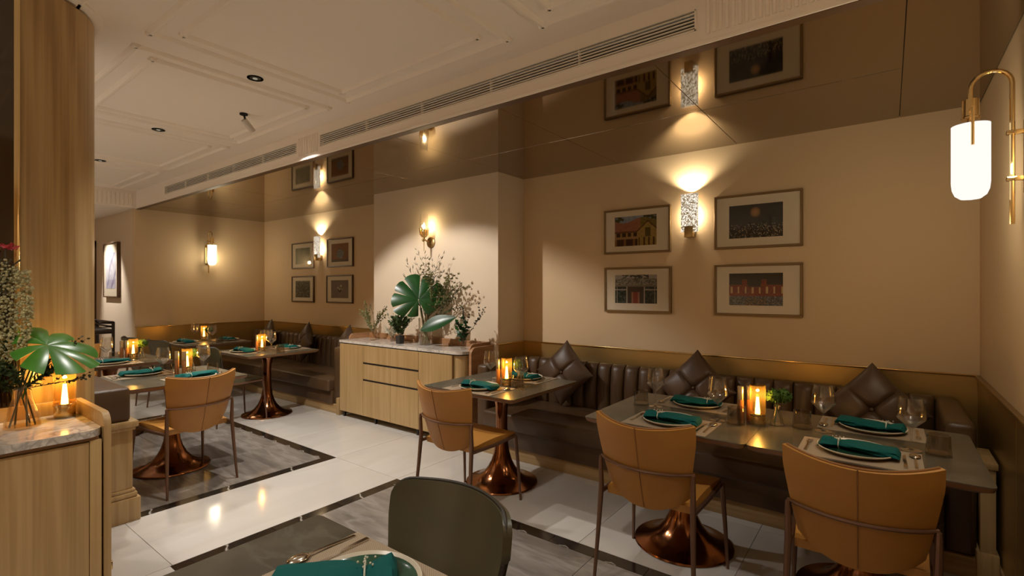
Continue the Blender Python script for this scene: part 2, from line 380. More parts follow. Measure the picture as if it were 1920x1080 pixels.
# bronze mirror ceiling over the alcove, in panels
mc = struct('ceiling_mirror', U(B(-8.9, 0.6, FY+0.05, WY+0.1, MZ+0.012, MZ+0.05), DARK), 'bronze mirrored soffit over the banquettes')
MX = [0.46, 0.06, -0.98, -2.02, -3.06, -4.10, -5.14, -6.18, -7.22, -8.26, -8.75]
for a, b in zip(MX, MX[1:]):
    for c, d in (((FY+0.054, 3.36), (3.36, WY)) if a < 0.3 else ((FY+0.054, WY),)):
        key = 'mp_%.3f_%.3f' % (a-b, d-c); dx, dy = (a-b)/2-0.0012, (d-c)/2-0.0012
        O('mirror_panel', M(key, B(-dx, dx, -dy, dy, 0, 0.01, bev=0.0015, seg=1), BMIRROR, 0), mc, ((a+b)/2, (c+d)/2, MZ))

# wainscot with brass rail
def wains(name, x0, x1, y0, y1, label):
    o = struct(name, U(B(x0, x1, y0, y1, 0, WZ-0.012), WAINS), label)
    return o
wn = wains('trim_3', PX1, XR, WY-0.012, WY, 'bronze wainscot behind the long banquette')
O('brass_rail', U(B(PX1, XR, WY-0.024, WY, WZ-0.012, WZ, bev=0.003), BRASSP), wn)
wn = wains('trim_4', XL, PX0, WY-0.012, WY, 'bronze wainscot of the alcove')
O('brass_rail', U(B(XL, PX0, WY-0.024, WY, WZ-0.012, WZ, bev=0.003), BRASSP), wn)
wn = wains('trim_5', PX1, PX1+0.012, PY, WY, 'bronze wainscot on the pilaster return')
O('brass_rail', U(B(PX1, PX1+0.024, PY-0.02, WY-0.024, WZ-0.012, WZ, bev=0.003), BRASSP), wn)
wn = wains('trim_6', XL, XL+0.012, FY+0.02, WY-0.012, 'bronze wainscot of the alcove end wall')
O('brass_rail', U(B(XL, XL+0.024, FY, WY-0.024, WZ-0.012, WZ, bev=0.003), BRASSP), wn)
wn = struct('trim_7', U(lambda bm: [box(bm, XR-0.012, XR, a, a+0.748, 0.10, WZ-0.02, bev=0.002, seg=1) for a in (-0.64, 0.11, 0.86, 1.61, 2.36, 3.11)]+[box(bm, XR-0.012, XR, 3.86, WY-0.012, 0.1, WZ-0.02)], WAINS), 'bronze wainscot panels on the side wall')
O('brass_rail', U(B(XR-0.026, XR, -4, WY-0.024, WZ-0.02, WZ, bev=0.003), ABRASS), wn)
struct('baseboard_right', U(B(XR-0.02, XR, -4, WY, 0, 0.1, bev=0.003), OAKH))
# corridor door
dr = struct('door_1', U(B(-11.35, -10.78, FY-0.035, FY, 0, 2.22, bev=0.003), WALL2), 'pale corridor door in a dark frame')
O('door_frame', U(lambda bm: (box(bm, -10.78, -10.68, FY-0.05, FY, 0, 2.30, bev=0.004), box(bm, -11.45, -10.68, FY-0.05, FY, 2.22, 2.32, bev=0.004)), FRAMEB), dr)
O('door_handle', U(lambda bm: tube(bm, [(-10.86, FY-0.03, 1.0), (-10.86, FY-0.08, 1.0), (-10.96, FY-0.08, 1.0)], 0.01), ABRASS), dr)

# round oak column and dark mirror next to it
cc = (-3.467, 0.40); CR = 0.373
colm = struct('column', U(lambda bm: lathe(bm, [(CR, 0), (CR, CZ-0.035)], 72, cc), COLW), 'round column clad in oak veneer')
O('shadow_gap', U(lambda bm: lathe(bm, [(CR-0.03, CZ-0.035), (CR-0.03, CZ)], 48, cc), DARK), colm)
O('ceiling_collar', U(lambda bm: lathe(bm, [(CR+0.02, CZ-0.02), (CR+0.035, CZ-0.012), (CR+0.035, CZ)], 72, cc), CEIL), colm)
mir = thing('dark_mirror', 'tall dark mirror panel beside the round oak column', 'mirror', (-3.099, 0, 0))
O('pane', U(B(0, 0.012, -2.2, 0.415, 0.1, CZ-0.01), DMIRROR), mir)
O('brass_edge', U(B(-0.01, 0.013, 0.415, 0.437, 0.0, CZ-0.01, bev=0.004), BRASSP), mir)
O('backing', U(B(-0.05, 0, -2.2, 0.415, 0.0, CZ-0.01), DARK), mir)
O('foot_rail', U(B(0, 0.012, -2.2, 0.415, 0.0, 0.1), ABRASS), mir)

# ------------------------------------------------------------------ ceiling fittings
def grille(x0, x1, label):
    g = thing('air_grille', label, 'vent', (0, FY, 0), 0, 'linear air grilles')
    O('frame', U(lambda bm: (box(bm, x0, x1, -0.006, 0.012, 2.742, 2.749), box(bm, x0, x1, -0.006, 0.012, 2.838, 2.845),
        box(bm, x0-0.004, x0+0.006, -0.006, 0.012, 2.742, 2.845), box(bm, x1-0.006, x1+0.004, -0.006, 0.012, 2.742, 2.845)), GRILLE), g)
    O('duct', U(B(x0, x1, 0.055, 0.065, 2.742, 2.845), DARK), g)
    L = x1-x0
    me = M('slat_%.2f' % L, lambda bm: loft(bm, [[(x, -0.003, 0.0), (x, 0.007, -0.001), (x, 0.007, 0.002), (x, -0.003, 0.005)] for x in (0, L)]), GRILLE, 0)
    for i in range(5): O('slat', me, g, (x0, 0, 2.758+i*0.0165))
    for i in range(1, 5): O('mullion', M('mull', B(-0.003, 0.003, 0.0, 0.02, 2.745, 2.842), GRILLE), g, (x0+L*i/5, 0, 0))
grille(-3.947, -0.737, 'long white linear air grille in the fascia above the sideboard')
grille(-7.572, -4.331, 'long white linear air grille in the fascia toward the corridor')
def downlight(x, y, z=CZ, watts=0, aim=None, size=80, label='small black recessed downlight in the white ceiling', blend=0.7, col=WARM, cyl=True):
    t = thing('downlight', label, 'downlight', (x, y, z), 0, 'recessed ceiling downlights')
    O('trim_ring', M('dl_ring', lambda bm: lathe(bm, [(0.050, -0.004), (0.050, 0), (0.036, 0), (0.036, -0.004)], 20, cap0=False, cap1=False), DARK), t)
    O('baffle', M('dl_baf', lambda bm: lathe(bm, [(0.036, -0.003), (0.02, -0.0005)], 20, cap0=False), POT), t)
    O('lens', M('dl_lens', lambda bm: lathe(bm, [(0.016, -0.004), (0.014, -0.0062)], 16), SCREEN), t)
    if watts: spot((x, y, z-0.012), aim or (x, y, 0), watts, size, blend, col, parent=None)
for x, lb in ((-6.93, 'small black recessed downlight toward the corridor end of the ceiling'), (-5.177, 'small black recessed downlight over the low divider table'), (-3.395, 'small black recessed downlight over the cream walkway')):
    downlight(x, 1.614, watts=48 if x < -6 else 50, size=105, label=lb)
for x in (-1.60, 0.2):
    downlight(x, 1.614, watts=24, size=105, label='small black downlight above the front aisle')
for x in (-9.4, -6.93, -5.177, -3.395, -1.6):  # rows out of view behind the camera, added to brighten ceiling and walls
    downlight(x, -0.2, watts=44 if x < -4 else 40, size=120, label='unseen downlight added for fill light behind the column row')
    downlight(x, -2.4, watts=74 if x < -4 else 225 if x < -2 else 92, size=130, label='unseen downlight added for fill light by the front wall')
# adjustable spotlight over the sideboard
t = thing('spotlight', 'small adjustable white cylinder spotlight hanging from the ceiling', 'spotlight', (-4.155, 1.884, CZ))
O('mount', U(lambda bm: lathe(bm, [(0.03, -0.012), (0.03, 0)], 16), DARK), t)
O('arm', U(lambda bm: tube(bm, [(0, 0, 0), (0.005, 0.01, -0.05)], 0.008), DARK), t)
def cyl_head(bm):
    d = Vector((-0.15, 0.75, -0.65)).normalized(); p = Vector((0.0, 0.0, -0.05))
    tube(bm, [p, p+d*0.11], 0.024, 16)
O('head', U(cyl_head, WHITEM), t)
spot((-4.17, 1.98, 2.80), (-3.95, 2.88, 0.93), 92, 98, 0.3, NEUT, 0.03)
spot((-9.95, 1.75, MZ-0.02), (-9.75, FY, 1.55), 85, 56, 0.6, (1, 0.95, 0.90), 0.03)

# ------------------------------------------------------------------ wall lights
def crystal_sconce(x, label):
    t = thing('crystal_sconce', label, 'wall lamp', (x, WY, 0), 0, 'crystal wall sconces')
    z0, z1 = 2.002, 2.306
    O('glass_block', M('cs_glass', B(-0.07, 0.07, -0.085, -0.055, z0-0.02, z1, bev=0.003), CRYS), t)
    O('bracket', M('cs_brk', lambda bm: (box(bm, -0.034, 0.034, -0.105, -0.03, 1.937, 2.03, bev=0.003),), ABRASS), t)
    O('wall_plate', M('cs_pl', B(-0.03, 0.03, -0.03, 0, 1.945, 2.02, bev=0.003), ABRASS), t)
    spot((x, WY-0.05, z1+0.012), (x, WY-0.02, z1+0.5), 10.0, 130, 0.6, (1, 0.86, 0.62), 0.012)
    point((x, WY-0.025, 2.12), 1.8, (1, 0.86, 0.62), 0.02)
crystal_sconce(-1.241*K, 'seeded crystal wall sconce between the two larger upper pictures')
crystal_sconce(-6.46*K, 'seeded crystal wall sconce between the square alcove pictures')

def arch_sconce(loc, rz, label, om, watts):
    """brass swan-neck sconce; local +x points away from the wall"""
    t = thing('arch_sconce', label, 'wall lamp', loc, rz, 'brass swan neck sconces')
    sx = 0.179
    O('back_plate', M('as_bp', B(0, 0.012, -0.035, 0.035, 0.09, 0.40, bev=0.003), BRASSP), t)
    O('clamp', M('as_cl', B(0.0, 0.068, -0.014, 0.014, -0.009, 0.009, bev=0.003), BRASSP), t, (0, 0, 0.15))
    O('clamp', M('as_cl', None, None), t, (0, 0, 0.345))
    pts = [(0.05, 0, -0.04), (0.05, 0, 0.2), (0.05, 0, 0.52)]
    R_ = (sx-0.05)/2
    pts += [(0.05+R_-R_*math.cos(a), 0, 0.555+R_*math.sin(a)) for a in [PI*i/12 for i in range(13)]] + [(sx, 0, 0.50)]
    O('swan_neck_pipe', M('as_pipe', lambda bm: tube(bm, pts, 0.009, 10), BRASSP), t)
    O('socket', M('as_sock', lambda bm: lathe(bm, [(0.012, 0.515), (0.029, 0.51), (0.029, 0.438), (0.033, 0.434), (0.033, 0.428)], 20, (sx, 0)), BRASSP), t)
    O('shade_stem', M('as_stem', lambda bm: lathe(bm, [(0.012, 0.43), (0.012, 0.398)], 12, (sx, 0)), BRASSP), t)
    prof = [(0.001, 0.075), (0.034, 0.080), (0.053, 0.096), (0.062, 0.12), (0.065, 0.15), (0.065, 0.40), (0.058, 0.401), (0.001, 0.401)]
    O('opal_shade', M('as_shade'+om.name, lambda bm: lathe(bm, prof, 28, (sx, 0)), om), t)
    O('hanger_rod', M('as_rod', lambda bm: tube(bm, [(sx, -0.071, 0.46), (sx, -0.071, 0.30)], 0.006, 8), BRASSP), t, (2*sx if rz else 0, 0, 0), (0, 0, rz))
    O('hanger_tab', M('as_tab', B(sx-0.008, sx+0.008, -0.074, -0.026, 0.45, 0.464), BRASSP), t, (2*sx if rz else 0, 0, 0), (0, 0, rz))
    c = Matrix.Rotation(rz, 4, 'Z') @ Vector((sx+0.12, 0, 0))
    point((loc[0]+c.x, loc[1]+c.y, loc[2]+0.2), watts, (1, 0.85, 0.6), 0.05)
    c = Matrix.Rotation(rz, 4, 'Z') @ Vector((0.06, 0.06, 0))
    point((loc[0]+c.x, loc[1]+c.y, loc[2]+0.2), watts*0.35, (1, 0.80, 0.5), 0.03)
arch_sconce((XR, 2.93, 1.813), PI, 'large brass swan-neck sconce with opal glass on the side wall', OPAL, 4.0)
arch_sconce((XL, 3.40, 1.80), 0, 'brass swan-neck sconce with glowing opal glass on the alcove end wall', OPALW, 2.6)

# candle sconce on the pilaster
t = thing('candle_sconce', 'aged bronze candle sconce with glass rods above the sideboard', 'wall lamp', (-4.08, PY, 2.02))
O('wall_plate', U(lambda bm: [bm_ for bm_ in [lathe(bm, [(0.055, 0), (0.06, 0.004), (0.06, 0.014), (0.045, 0.02)], 24)]] and bmesh.ops.rotate(bm, verts=bm.verts, cent=(0, 0, 0), matrix=Matrix.Rotation(PI/2, 3, 'X')), ABRASS), t)
O('arm', U(lambda bm: tube(bm, [(0, 0, 0.01), (0, -0.07, 0.01), (0, -0.105, 0.03), (0, -0.11, 0.06)], 0.009), ABRASS), t)
O('knob', U(lambda bm: (sphere(bm, (0, -0.12, 0.02), 0.018), sphere(bm, (0, -0.11, 0.055), 0.014)), ABRASS), t)
O('cup', U(lambda bm: lathe(bm, [(0.01, 0.05), (0.035, 0.065), (0.052, 0.10), (0.055, 0.13), (0.051, 0.13), (0.03, 0.07)], 10, (0, -0.11)), thin_glass('cut_glass', (0.85, 0.75, 0.55), 1.8)), t)
for i in range(10):
    a = 2*PI*i/10
    O('prong', M('prong', lambda bm: tube(bm, [(0.02, 0, 0.05), (0.045, 0, 0.08), (0.055, 0, 0.15)], 0.003, 5), ABRASS), t, (0, -0.11, 0), (0, 0, a))
O('candle', U(lambda bm: lathe(bm, [(0.011, 0.06), (0.011, 0.14)], 10, (0, -0.11)), PAPER), t)
O('bulb', U(lambda bm: lathe(bm, [(0.006, 0.14), (0.014, 0.16), (0.013, 0.175), (0.002, 0.21)], 10, (0, -0.11)), BULB), t)
O('glass_chimney', U(lambda bm: lathe(bm, [(0.05, 0.12), (0.045, 0.2), (0.04, 0.31)], 16, (0, -0.11), False, False), CLEAR), t)
O('drop', U(lambda bm: tube(bm, [(0, -0.11, 0.02), (0, -0.11, -0.10)], [0.006, 0.003], 6), ABRASS), t)
O('drop', U(lambda bm: tube(bm, [(0.0, -0.012, -0.05), (0.0, -0.012, -0.17)], [0.005, 0.003], 6), ABRASS), t)
point((-4.08, PY-0.10, 2.20), 2.2, (1, 0.75, 0.4), 0.015)

# ------------------------------------------------------------------ pictures
def hsh(i, j, s=0):
    v = math.sin(i*127.1 + j*311.7 + s*74.7)*43758.5453
    return v - math.floor(v)
def vn(x, y, s=0):
    i, j = math.floor(x), math.floor(y); u, v = x-i, y-j; u = u*u*(3-2*u); v = v*v*(3-2*v)
    return (hsh(i, j, s)*(1-u)+hsh(i+1, j, s)*u)*(1-v)+(hsh(i, j+1, s)*(1-u)+hsh(i+1, j+1, s)*u)*v
def mixc(a, b, t): return tuple(x+(y-x)*t for x, y in zip(a, b))
def pic_house(u, v):
    n = vn(u*20, v*20)
    if v > 0.86 - 0.08*math.sin(u*7):
        return (0.05, 0.05, 0.02) if (u < 0.22 or u > 0.7) and n > 0.35 else mixc((0.18, 0.22, 0.30), (0.30, 0.34, 0.40), n)
    if u > 0.55:
        g = 0.80 - abs(u-0.80)*1.3
        if v > g+0.03: return mixc((0.22, 0.15, 0.04), (0.12, 0.09, 0.02), n) if u > 0.62 else (0.32, 0.13, 0.07)
        if v > g-0.02: return (0.10, 0.04, 0.02)
        if 0.30 < v < 0.58 and abs(u-0.8) < 0.06: return (0.10, 0.07, 0.02)
        if v < 0.28 and int(u*26) % 3 == 0: return (0.08, 0.03, 0.01)
        return mixc((0.38, 0.25, 0.07), (0.26, 0.17, 0.05), n)
    if v > 0.50: return mixc((0.34, 0.14, 0.08), (0.26, 0.10, 0.06), n)
    if v > 0.44: return (0.14, 0.06, 0.03)
    if v > 0.32: return (0.04, 0.02, 0.01) if int(u*22) % 3 else (0.34, 0.20, 0.07)
    if v > 0.22: return (0.34, 0.19, 0.08)
    return (0.05, 0.02, 0.01) if int(u*18) % 4 else (0.22, 0.09, 0.03)
def pic_skyline(u, v):
    d = math.hypot((u-0.5)*1.6, v-0.76)
    c = mixc((0.035, 0.028, 0.022), (0.06, 0.05, 0.04), vn(u*5, v*5))
    if d < 0.17: c = mixc((0.42, 0.22, 0.08), c, (d/0.17)**2)
    h = 0.36+0.22*hsh(int(u*16), 3)*(0.4+vn(u*3, 0))
    if v < h: c = mixc((0.02, 0.017, 0.014), (0.06, 0.05, 0.04), hsh(int(u*16), 9))
    if v < 0.42 and hsh(int(u*72), int(v*48), 4) > 0.90 - 0.1*(0.42-v): c = mixc((0.30, 0.22, 0.12), (0.55, 0.45, 0.30), hsh(int(u*72), int(v*48), 6))
    return c
def pic_temple(u, v):
    n = vn(u*34, v*30); m = abs(u-0.5)
    if v > 0.88 - 0.35*(m-0.25)**2: return mixc((0.34, 0.30, 0.26), (0.42, 0.38, 0.34), n) if n > 0.5 or m > 0.32 else (0.05, 0.05, 0.05)
    if v > 0.64: return mixc((0.06, 0.06, 0.05), (0.36, 0.32, 0.26), n)
    if v > 0.58: return (0.20, 0.16, 0.12)
    if m < 0.10 and v < 0.40: return (0.22, 0.05, 0.03) if m < 0.06 else (0.30, 0.14, 0.08)
    if 0.19 < m < 0.22 or (0.46 < v < 0.50 and m > 0.2) or (0.44 < m < 0.46): return (0.36, 0.31, 0.25)
    if m > 0.2: return mixc((0.015, 0.025, 0.02), (0.12, 0.12, 0.10), n**3)
    return (0.06, 0.04, 0.03)
def pic_hall(u, v):
    n = hsh(int(u*72), int(v*48), 2); c = (0.035, 0.025, 0.015)
    tw = 0.62 + (0.16 if abs(u-0.30) < 0.05 or abs(u-0.66) < 0.05 else 0) - (0.06 if 0.36 < u < 0.6 else 0)
    if 0.30 < v < tw:
        c = mixc((0.30, 0.05, 0.012), (0.10, 0.02, 0.008), n)
        if int(u*30) % 4 == 1 and 0.38 < v < 0.58: c = (0.55, 0.36, 0.14)
    elif v <= 0.30:
        c = (0.30, 0.16, 0.05) if n > 0.72 and v < 0.24 and 0.3 < u < 0.7 else ((0.06, 0.05, 0.04) if n < 0.7 else (0.22, 0.20, 0.17))
    elif v < tw+0.03: c = (0.16, 0.05, 0.02)
    return c
def pic_mist(u, v):
    n = vn(u*9, v*3); return mixc((0.10, 0.11, 0.07), (0.30, 0.30, 0.22), n*0.6+0.4*(1-v))
def pic_vase(u, v):
    d = math.hypot((u-0.52)*1.2, v-0.42); n = vn(u*24, v*24)
    if v < 0.14: return (0.10, 0.07, 0.05)
    if d < 0.22 + 0.05*n: return mixc((0.05, 0.06, 0.065), (0.24, 0.25, 0.26), n)
    return mixc((0.24, 0.095, 0.03), (0.16, 0.06, 0.025), vn(u*4, v*4))
def pic_night(u, v):
    n = vn(u*22, v*22, 3); return mixc((0.03, 0.03, 0.015), (0.26, 0.25, 0.18), n**4 + (0.25 if v > 0.92 and u > 0.3 else 0))
def pic_flower(u, v):
    for (a, b, r) in ((0.58, 0.68, 0.05), (0.40, 0.58, 0.045), (0.50, 0.5, 0.04), (0.62, 0.5, 0.03)):
        if math.hypot(u-a, v-b) < r: return (0.55, 0.50, 0.42)
    if math.hypot(u-0.5, v-0.42) < 0.10: return (0.05, 0.045, 0.04)
    return mixc((0.14, 0.10, 0.08), (0.20, 0.15, 0.12), vn(u*4, v*4))
def pic_flow(u, v):
    s = math.sin((u*1.1 - v*0.9)*9 + 3*vn(u*4, v*4)); n = vn(u*12+s, v*6)
    k = max(0, s)**3*0.6 + (0.3 if n > 0.6 else 0.05) + (0.3 if v < 0.25 and u > 0.25 else 0)
    return mixc((0.62, 0.60, 0.62), (0.22, 0.20, 0.30), min(1, k))
def print_mesh(key, fn, x0, x1, z0, z1, nx=72, nz=48):
    me = bpy.data.meshes.new(key); vs = []; fs = []; cs = []
    for j in range(nz+1):
        for i in range(nx+1): vs.append((x0+(x1-x0)*i/nx, 0, z0+(z1-z0)*j/nz))
    for j in range(nz):
        for i in range(nx):
            a = j*(nx+1)+i; fs.append((a, a+1, a+nx+2, a+nx+1)); cs.append((*fn((i+0.5)/nx, (j+0.5)/nz), 1))
    me.from_pydata(vs, [], fs)
    ca = me.color_attributes.new('Col', 'FLOAT_COLOR', 'CORNER')
    buf = []
    for c in cs: buf += list(c)*4
    ca.data.foreach_set('color', buf); me.materials.append(PRINT)
    return me
def picture(x0, x1, z0, z1, fn, fm, label, group, y=WY, fr=(0.20, 0.80, 0.20, 0.80), fw=0.018, depth=0.028):
    xc, zc = (x0+x1)/2, (z0+z1)/2; hw, hh = (x1-x0)/2, (z1-z0)/2
    t = thing('framed_picture', label, 'picture', (xc, y, z0), 0, group)
    hz = z1-z0
    def f(bm):
        box(bm, -hw, hw, -depth, 0, 0, fw, bev=0.002, seg=1); box(bm, -hw, hw, -depth, 0, hz-fw, hz, bev=0.002, seg=1)
        box(bm, -hw, -hw+fw, -depth, 0, fw, hz-fw, bev=0.002, seg=1); box(bm, hw-fw, hw, -depth, 0, fw, hz-fw, bev=0.002, seg=1)
    O('frame', U(f, fm), t)
    O('mat_board', U(B(-hw+fw, hw-fw, -depth+0.012, -0.004, fw, hz-fw), PAPER), t)
    O('print', print_mesh('print', fn, -hw+2*hw*fr[0], -hw+2*hw*fr[1], hz*fr[2], hz*fr[3]), t, (0, -depth+0.0105, 0))
    O('glass', U(B(-hw+fw, hw-fw, -depth+0.004, -depth+0.006, fw, hz-fw), PGLASS), t)
GR = 'framed prints above the long banquette'; GL = 'square prints in the alcove'
zt0, zt1, zb0, zb1 = S(0, 0, 1.803)[2], S(0, 0, 2.205)[2], S(0, 0, 1.302)[2], S(0, 0, 1.686)[2]
picture(-2.0*K, -1.407*K, zt0, zt1-0.02, pic_house, FRAMEG, 'gilt framed photo of a red-roofed yellow colonial house', GR, fr=(0.17, 0.80, 0.17, 0.83))
picture(-1.067*K, -0.475*K, zt0, zt1, pic_skyline, FRAMEG, 'gilt framed night skyline photo with an orange firework', GR, fr=(0.18, 0.79, 0.19, 0.80))
picture(-1.997*K, -1.403*K, zb0, zb1, pic_temple, FRAMEG, 'gilt framed photo of a grey ornate temple gateway', GR, fr=(0.17, 0.80, 0.20, 0.83))
picture(-1.067*K, -0.475*K, zb0, zb1, pic_hall, FRAMEG, 'gilt framed night photo of a red lit palace front', GR, fr=(0.18, 0.79, 0.20, 0.82))
picture(-7.223*K, -6.624*K, zt0, zt1-0.02, pic_mist, FRAMEB, 'walnut framed misty green print in the alcove', GL, fr=(0.17, 0.83, 0.18, 0.80))
picture(-6.286*K, -5.683*K, zt0, zt1-0.01, pic_vase, FRAMEB, 'walnut framed orange still life print in the alcove', GL, fr=(0.17, 0.83, 0.18, 0.82))
picture(-7.223*K, -6.624*K, zb0+0.005, zb1+0.005, pic_night, FRAMEB, 'walnut framed dark olive print in the alcove', GL, fr=(0.17, 0.83, 0.18, 0.82))
picture(-6.30*K, -5.689*K, zb0+0.005, zb1+0.005, pic_flower, FRAMEB, 'walnut framed taupe flower print in the alcove', GL, fr=(0.18, 0.84, 0.18, 0.82))
picture(-10.12, -9.40, 1.369, 2.225, pic_flow, FRAMEB, 'large framed print of flowing violet marbling on the corridor wall', 'corridor print', FY, fr=(0.15, 0.85, 0.16, 0.82), depth=0.045)

# ------------------------------------------------------------------ banquettes
def cushion(x, z, y, rz, tilt, label, group):
    t = thing('cushion', label, 'cushion', (x, y, z-0.305), rz, group)
    h = 0.215
    def f(bm):
        n = 14
        def pt(u, v, s):
            a, b = u*2-1, v*2-1
            e = (1-abs(a)**2.6)*(1-abs(b)**2.6)
            th = 0.085*max(0, e)**0.55
            crease = 0.020*(math.exp(-(a/0.045)**2) + math.exp(-(b/0.045)**2)) + 0.03*math.exp(-(a*a+b*b)/0.02)
            th = max(0.004, th-crease*max(0, e)**0.3)
            k = 1 - 0.06*(1-a*a)*abs(b)**4 ; l = 1 - 0.06*(1-b*b)*abs(a)**4
            return Vector((a*h*l, s*th, b*h*k))
        A_ = grid(bm, lambda u, v: pt(u, v, -1), 28, 28); B_ = grid(bm, lambda u, v: pt(u, v, 1), 28, 28)
        def strip(p, q):
            for i in range(len(p)-1): bm.faces.new((p[i], q[i], q[i+1], p[i+1]))
        strip(A_[0], B_[0]); strip(A_[-1], B_[-1]); strip([r[0] for r in A_], [r[0] for r in B_]); strip([r[-1] for r in A_], [r[-1] for r in B_])
    R_ = Matrix.Rotation(tilt, 4, 'X') @ Matrix.Rotation(PI/4, 4, 'Y')
    e = R_.to_euler()
    O('cover', M('cushion', f, CUSH, 60), t, (0, 0, 0.305), e)
    O('button', M('cbutton', lambda bm: sphere(bm, (0, -0.048, 0), 0.014, sz=1), CUSH), t, (0, 0, 0.305), e)
def bench(x0, x1, arms, label, z_seat=0.41):
    b = thing('banquette', label, 'banquette', ((x0+x1)/2, 3.46, 0), 0, 'brown leather banquettes'); ox, oy = (x0+x1)/2, 3.46
    a0 = x0 + (0.13 if 'l' in arms else 0); a1 = x1 - (0.13 if 'r' in arms else 0)
    L_ = a0-ox; R_ = a1-ox
    n = 2; w_ = (R_-L_)/n
    for i in range(n):
        O('seat', U(B(L_+w_*i+0.002, L_+w_*(i+1)-0.002, -0.05, 0.60, 0.265, z_seat, bev=0.025, seg=3), LEATH), b)
    O('seat_base', U(B(L_, R_, 0.0, 0.62, 0.11, 0.27, bev=0.006), LEATH), b)
    O('plinth', U(B(x0-ox, x1-ox, 0.02, 0.60, 0, 0.11, bev=0.003), OAKH), b)
    O('back_panel', U(B(L_, R_, 0.70, 0.80, 0.11, 0.79), LEATH), b)
    m = max(1, round((R_-L_)/0.132)); cw = (R_-L_)/m
    def chan(bm):
        prof = []
        for i in range(9):
            a = PI*i/8; prof.append((-math.cos(a)*cw*0.49, 0.70-0.035-0.045*math.sin(a)**0.7))
        rings = []
        for z, s in ((0.38, 0), (0.60, 0), (0.77, 0.02), (0.80, 0.035), (0.815, 0.06)):
            rings.append([(u, v+s, z) for u, v in prof] + [(cw*0.49, 0.72, z), (-cw*0.49, 0.72, z)])
        loft(bm, rings)
    me = M('chan_%.4f' % cw, chan, LEATH, 50)
    for i in range(m): O('back_channel', me, b, (L_+cw*(i+0.5), 0, 0))
    for c, xa, xb in (('l', x0, x0+0.13), ('r', x1-0.13, x1)):
        if c in arms: O('arm', U(B(xa-ox, xb-ox, 0.02, 0.80, 0.11, 0.80, bev=0.03, seg=3), LEATH), b)
    return b
b1 = bench(-3.06, 0.365, 'lr', 'long brown leather channel-back banquette under the four gilt pictures')
O('end_post', U(lambda bm: (box(bm, 2.07-0.33, 2.07-0.27, 0.0, 0.30, 0.0, 0.60, bev=0.004), box(bm, 2.07-0.345, 2.07-0.258, -0.015, 0.3, 0.0, 0.16, bev=0.006), box(bm, 2.07-0.34, 2.07-0.262, -0.01, 0.3, 0.585, 0.62, bev=0.006)), OAK), b1, (-0.02, 0, 0))
b2 = bench(XL+0.015, -5.23, 'r', 'brown leather alcove banquette under the square walnut pictures')
O('end_post', U(B(-5.255+6.98, -5.20+6.98, -0.01, 0.05, 0, 0.20, bev=0.004), OAK), b2)
for x, y, tl, lb in ((-2.41, 4.0, 0.18, 'brown leather cushion on the long banquette beside the pilaster'), (-1.21, 4.0, 0.2, 'brown leather cushion in the middle of the long banquette'), (-0.085, 3.98, 0.2, 'brown leather cushion on the long banquette beside its wall-end arm')):
    cushion(x, 0.72, y-0.02, 0, -tl, lb, 'diamond tufted cushions')
for x, lb in ((-7.95, 'brown leather cushion in the alcove corner'), (-6.85, 'brown leather cushion in the middle of the alcove banquette'), (-5.84, 'brown leather cushion on the alcove banquette next to the sideboard')):
    cushion(x, 0.72, 3.98, -0.25, -0.2, lb, 'diamond tufted cushions')

# low leather divider beside the column
t = thing('low_divider', 'low divider with brown leather top on an oak base beside the column', 'divider', (-3.9, 0.8, 0))
O('base', U(B(-3.0, -0.02, -0.32, 0.28, 0.0, 0.62, bev=0.004), OAK), t)
O('skirting', U(lambda bm: (box(bm, -3.0, 0.012, -0.34, 0.315, 0, 0.15, bev=0.004), box(bm, -3.0, 0.002, -0.33, 0.302, 0.15, 0.185, bev=0.01), box(bm, -3.0, -0.006, -0.325, 0.292, 0.185, 0.205, bev=0.006)), OAK), t)
O('cap_moulding', U(lambda bm: (box(bm, -3.0, 0.004, -0.33, 0.308, 0.605, 0.645, bev=0.008), box(bm, -3.0, -0.008, -0.325, 0.294, 0.585, 0.607, bev=0.006)), OAK), t)
O('leather_top', U(B(-2.98, -0.02, -0.30, 0.27, 0.645, 0.86, bev=0.02, seg=3), LEATH), t)

# ------------------------------------------------------------------ sideboard
sx0, sx1, sy0, sy1 = -5.177, -3.217, 3.45, 3.87
sb = thing('sideboard', 'light oak sideboard with white marble top and raised wooden gallery', 'sideboard', ((sx0+sx1)/2, (sy0+sy1)/2, 0))
ox, oy = (sx0+sx1)/2, (sy0+sy1)/2
hw, hd = (sx1-sx0)/2, (sy1-sy0)/2
def round_plan(hw, hd, r, n=6):
    pts = [(-hw, hd), (-hw, -hd)]
    pts += [(hw-r+r*math.sin(a), -hd+r-r*math.cos(a)) for a in [PI/2*i/n for i in range(n+1)]]
    pts += [(hw, hd)]
    return pts
O('body', U(lambda bm: prism(bm, round_plan(hw, hd-0.01, 0.11), 0.065, 0.862), OAK), sb, (0, 0.01, 0))
O('shadow_line', U(lambda bm: prism(bm, round_plan(hw-0.006, hd-0.006, 0.10), 0.862, 0.872), DARK), sb)
O('marble_top', U(lambda bm: prism(bm, round_plan(hw+0.006, hd+0.006, 0.115), 0.872, 0.90), WMARB), sb)
def front(name, a, b, z0, z1):
    return O(name, U(B(a+0.0015-ox, b-0.0015-ox, -hd-0.008, -hd+0.012, z0, z1, bev=0.0015, seg=1), OAK), sb)
front('door', -5.17, -4.726, 0.07, 0.86)
front('door', -3.808, -3.336, 0.07, 0.86)
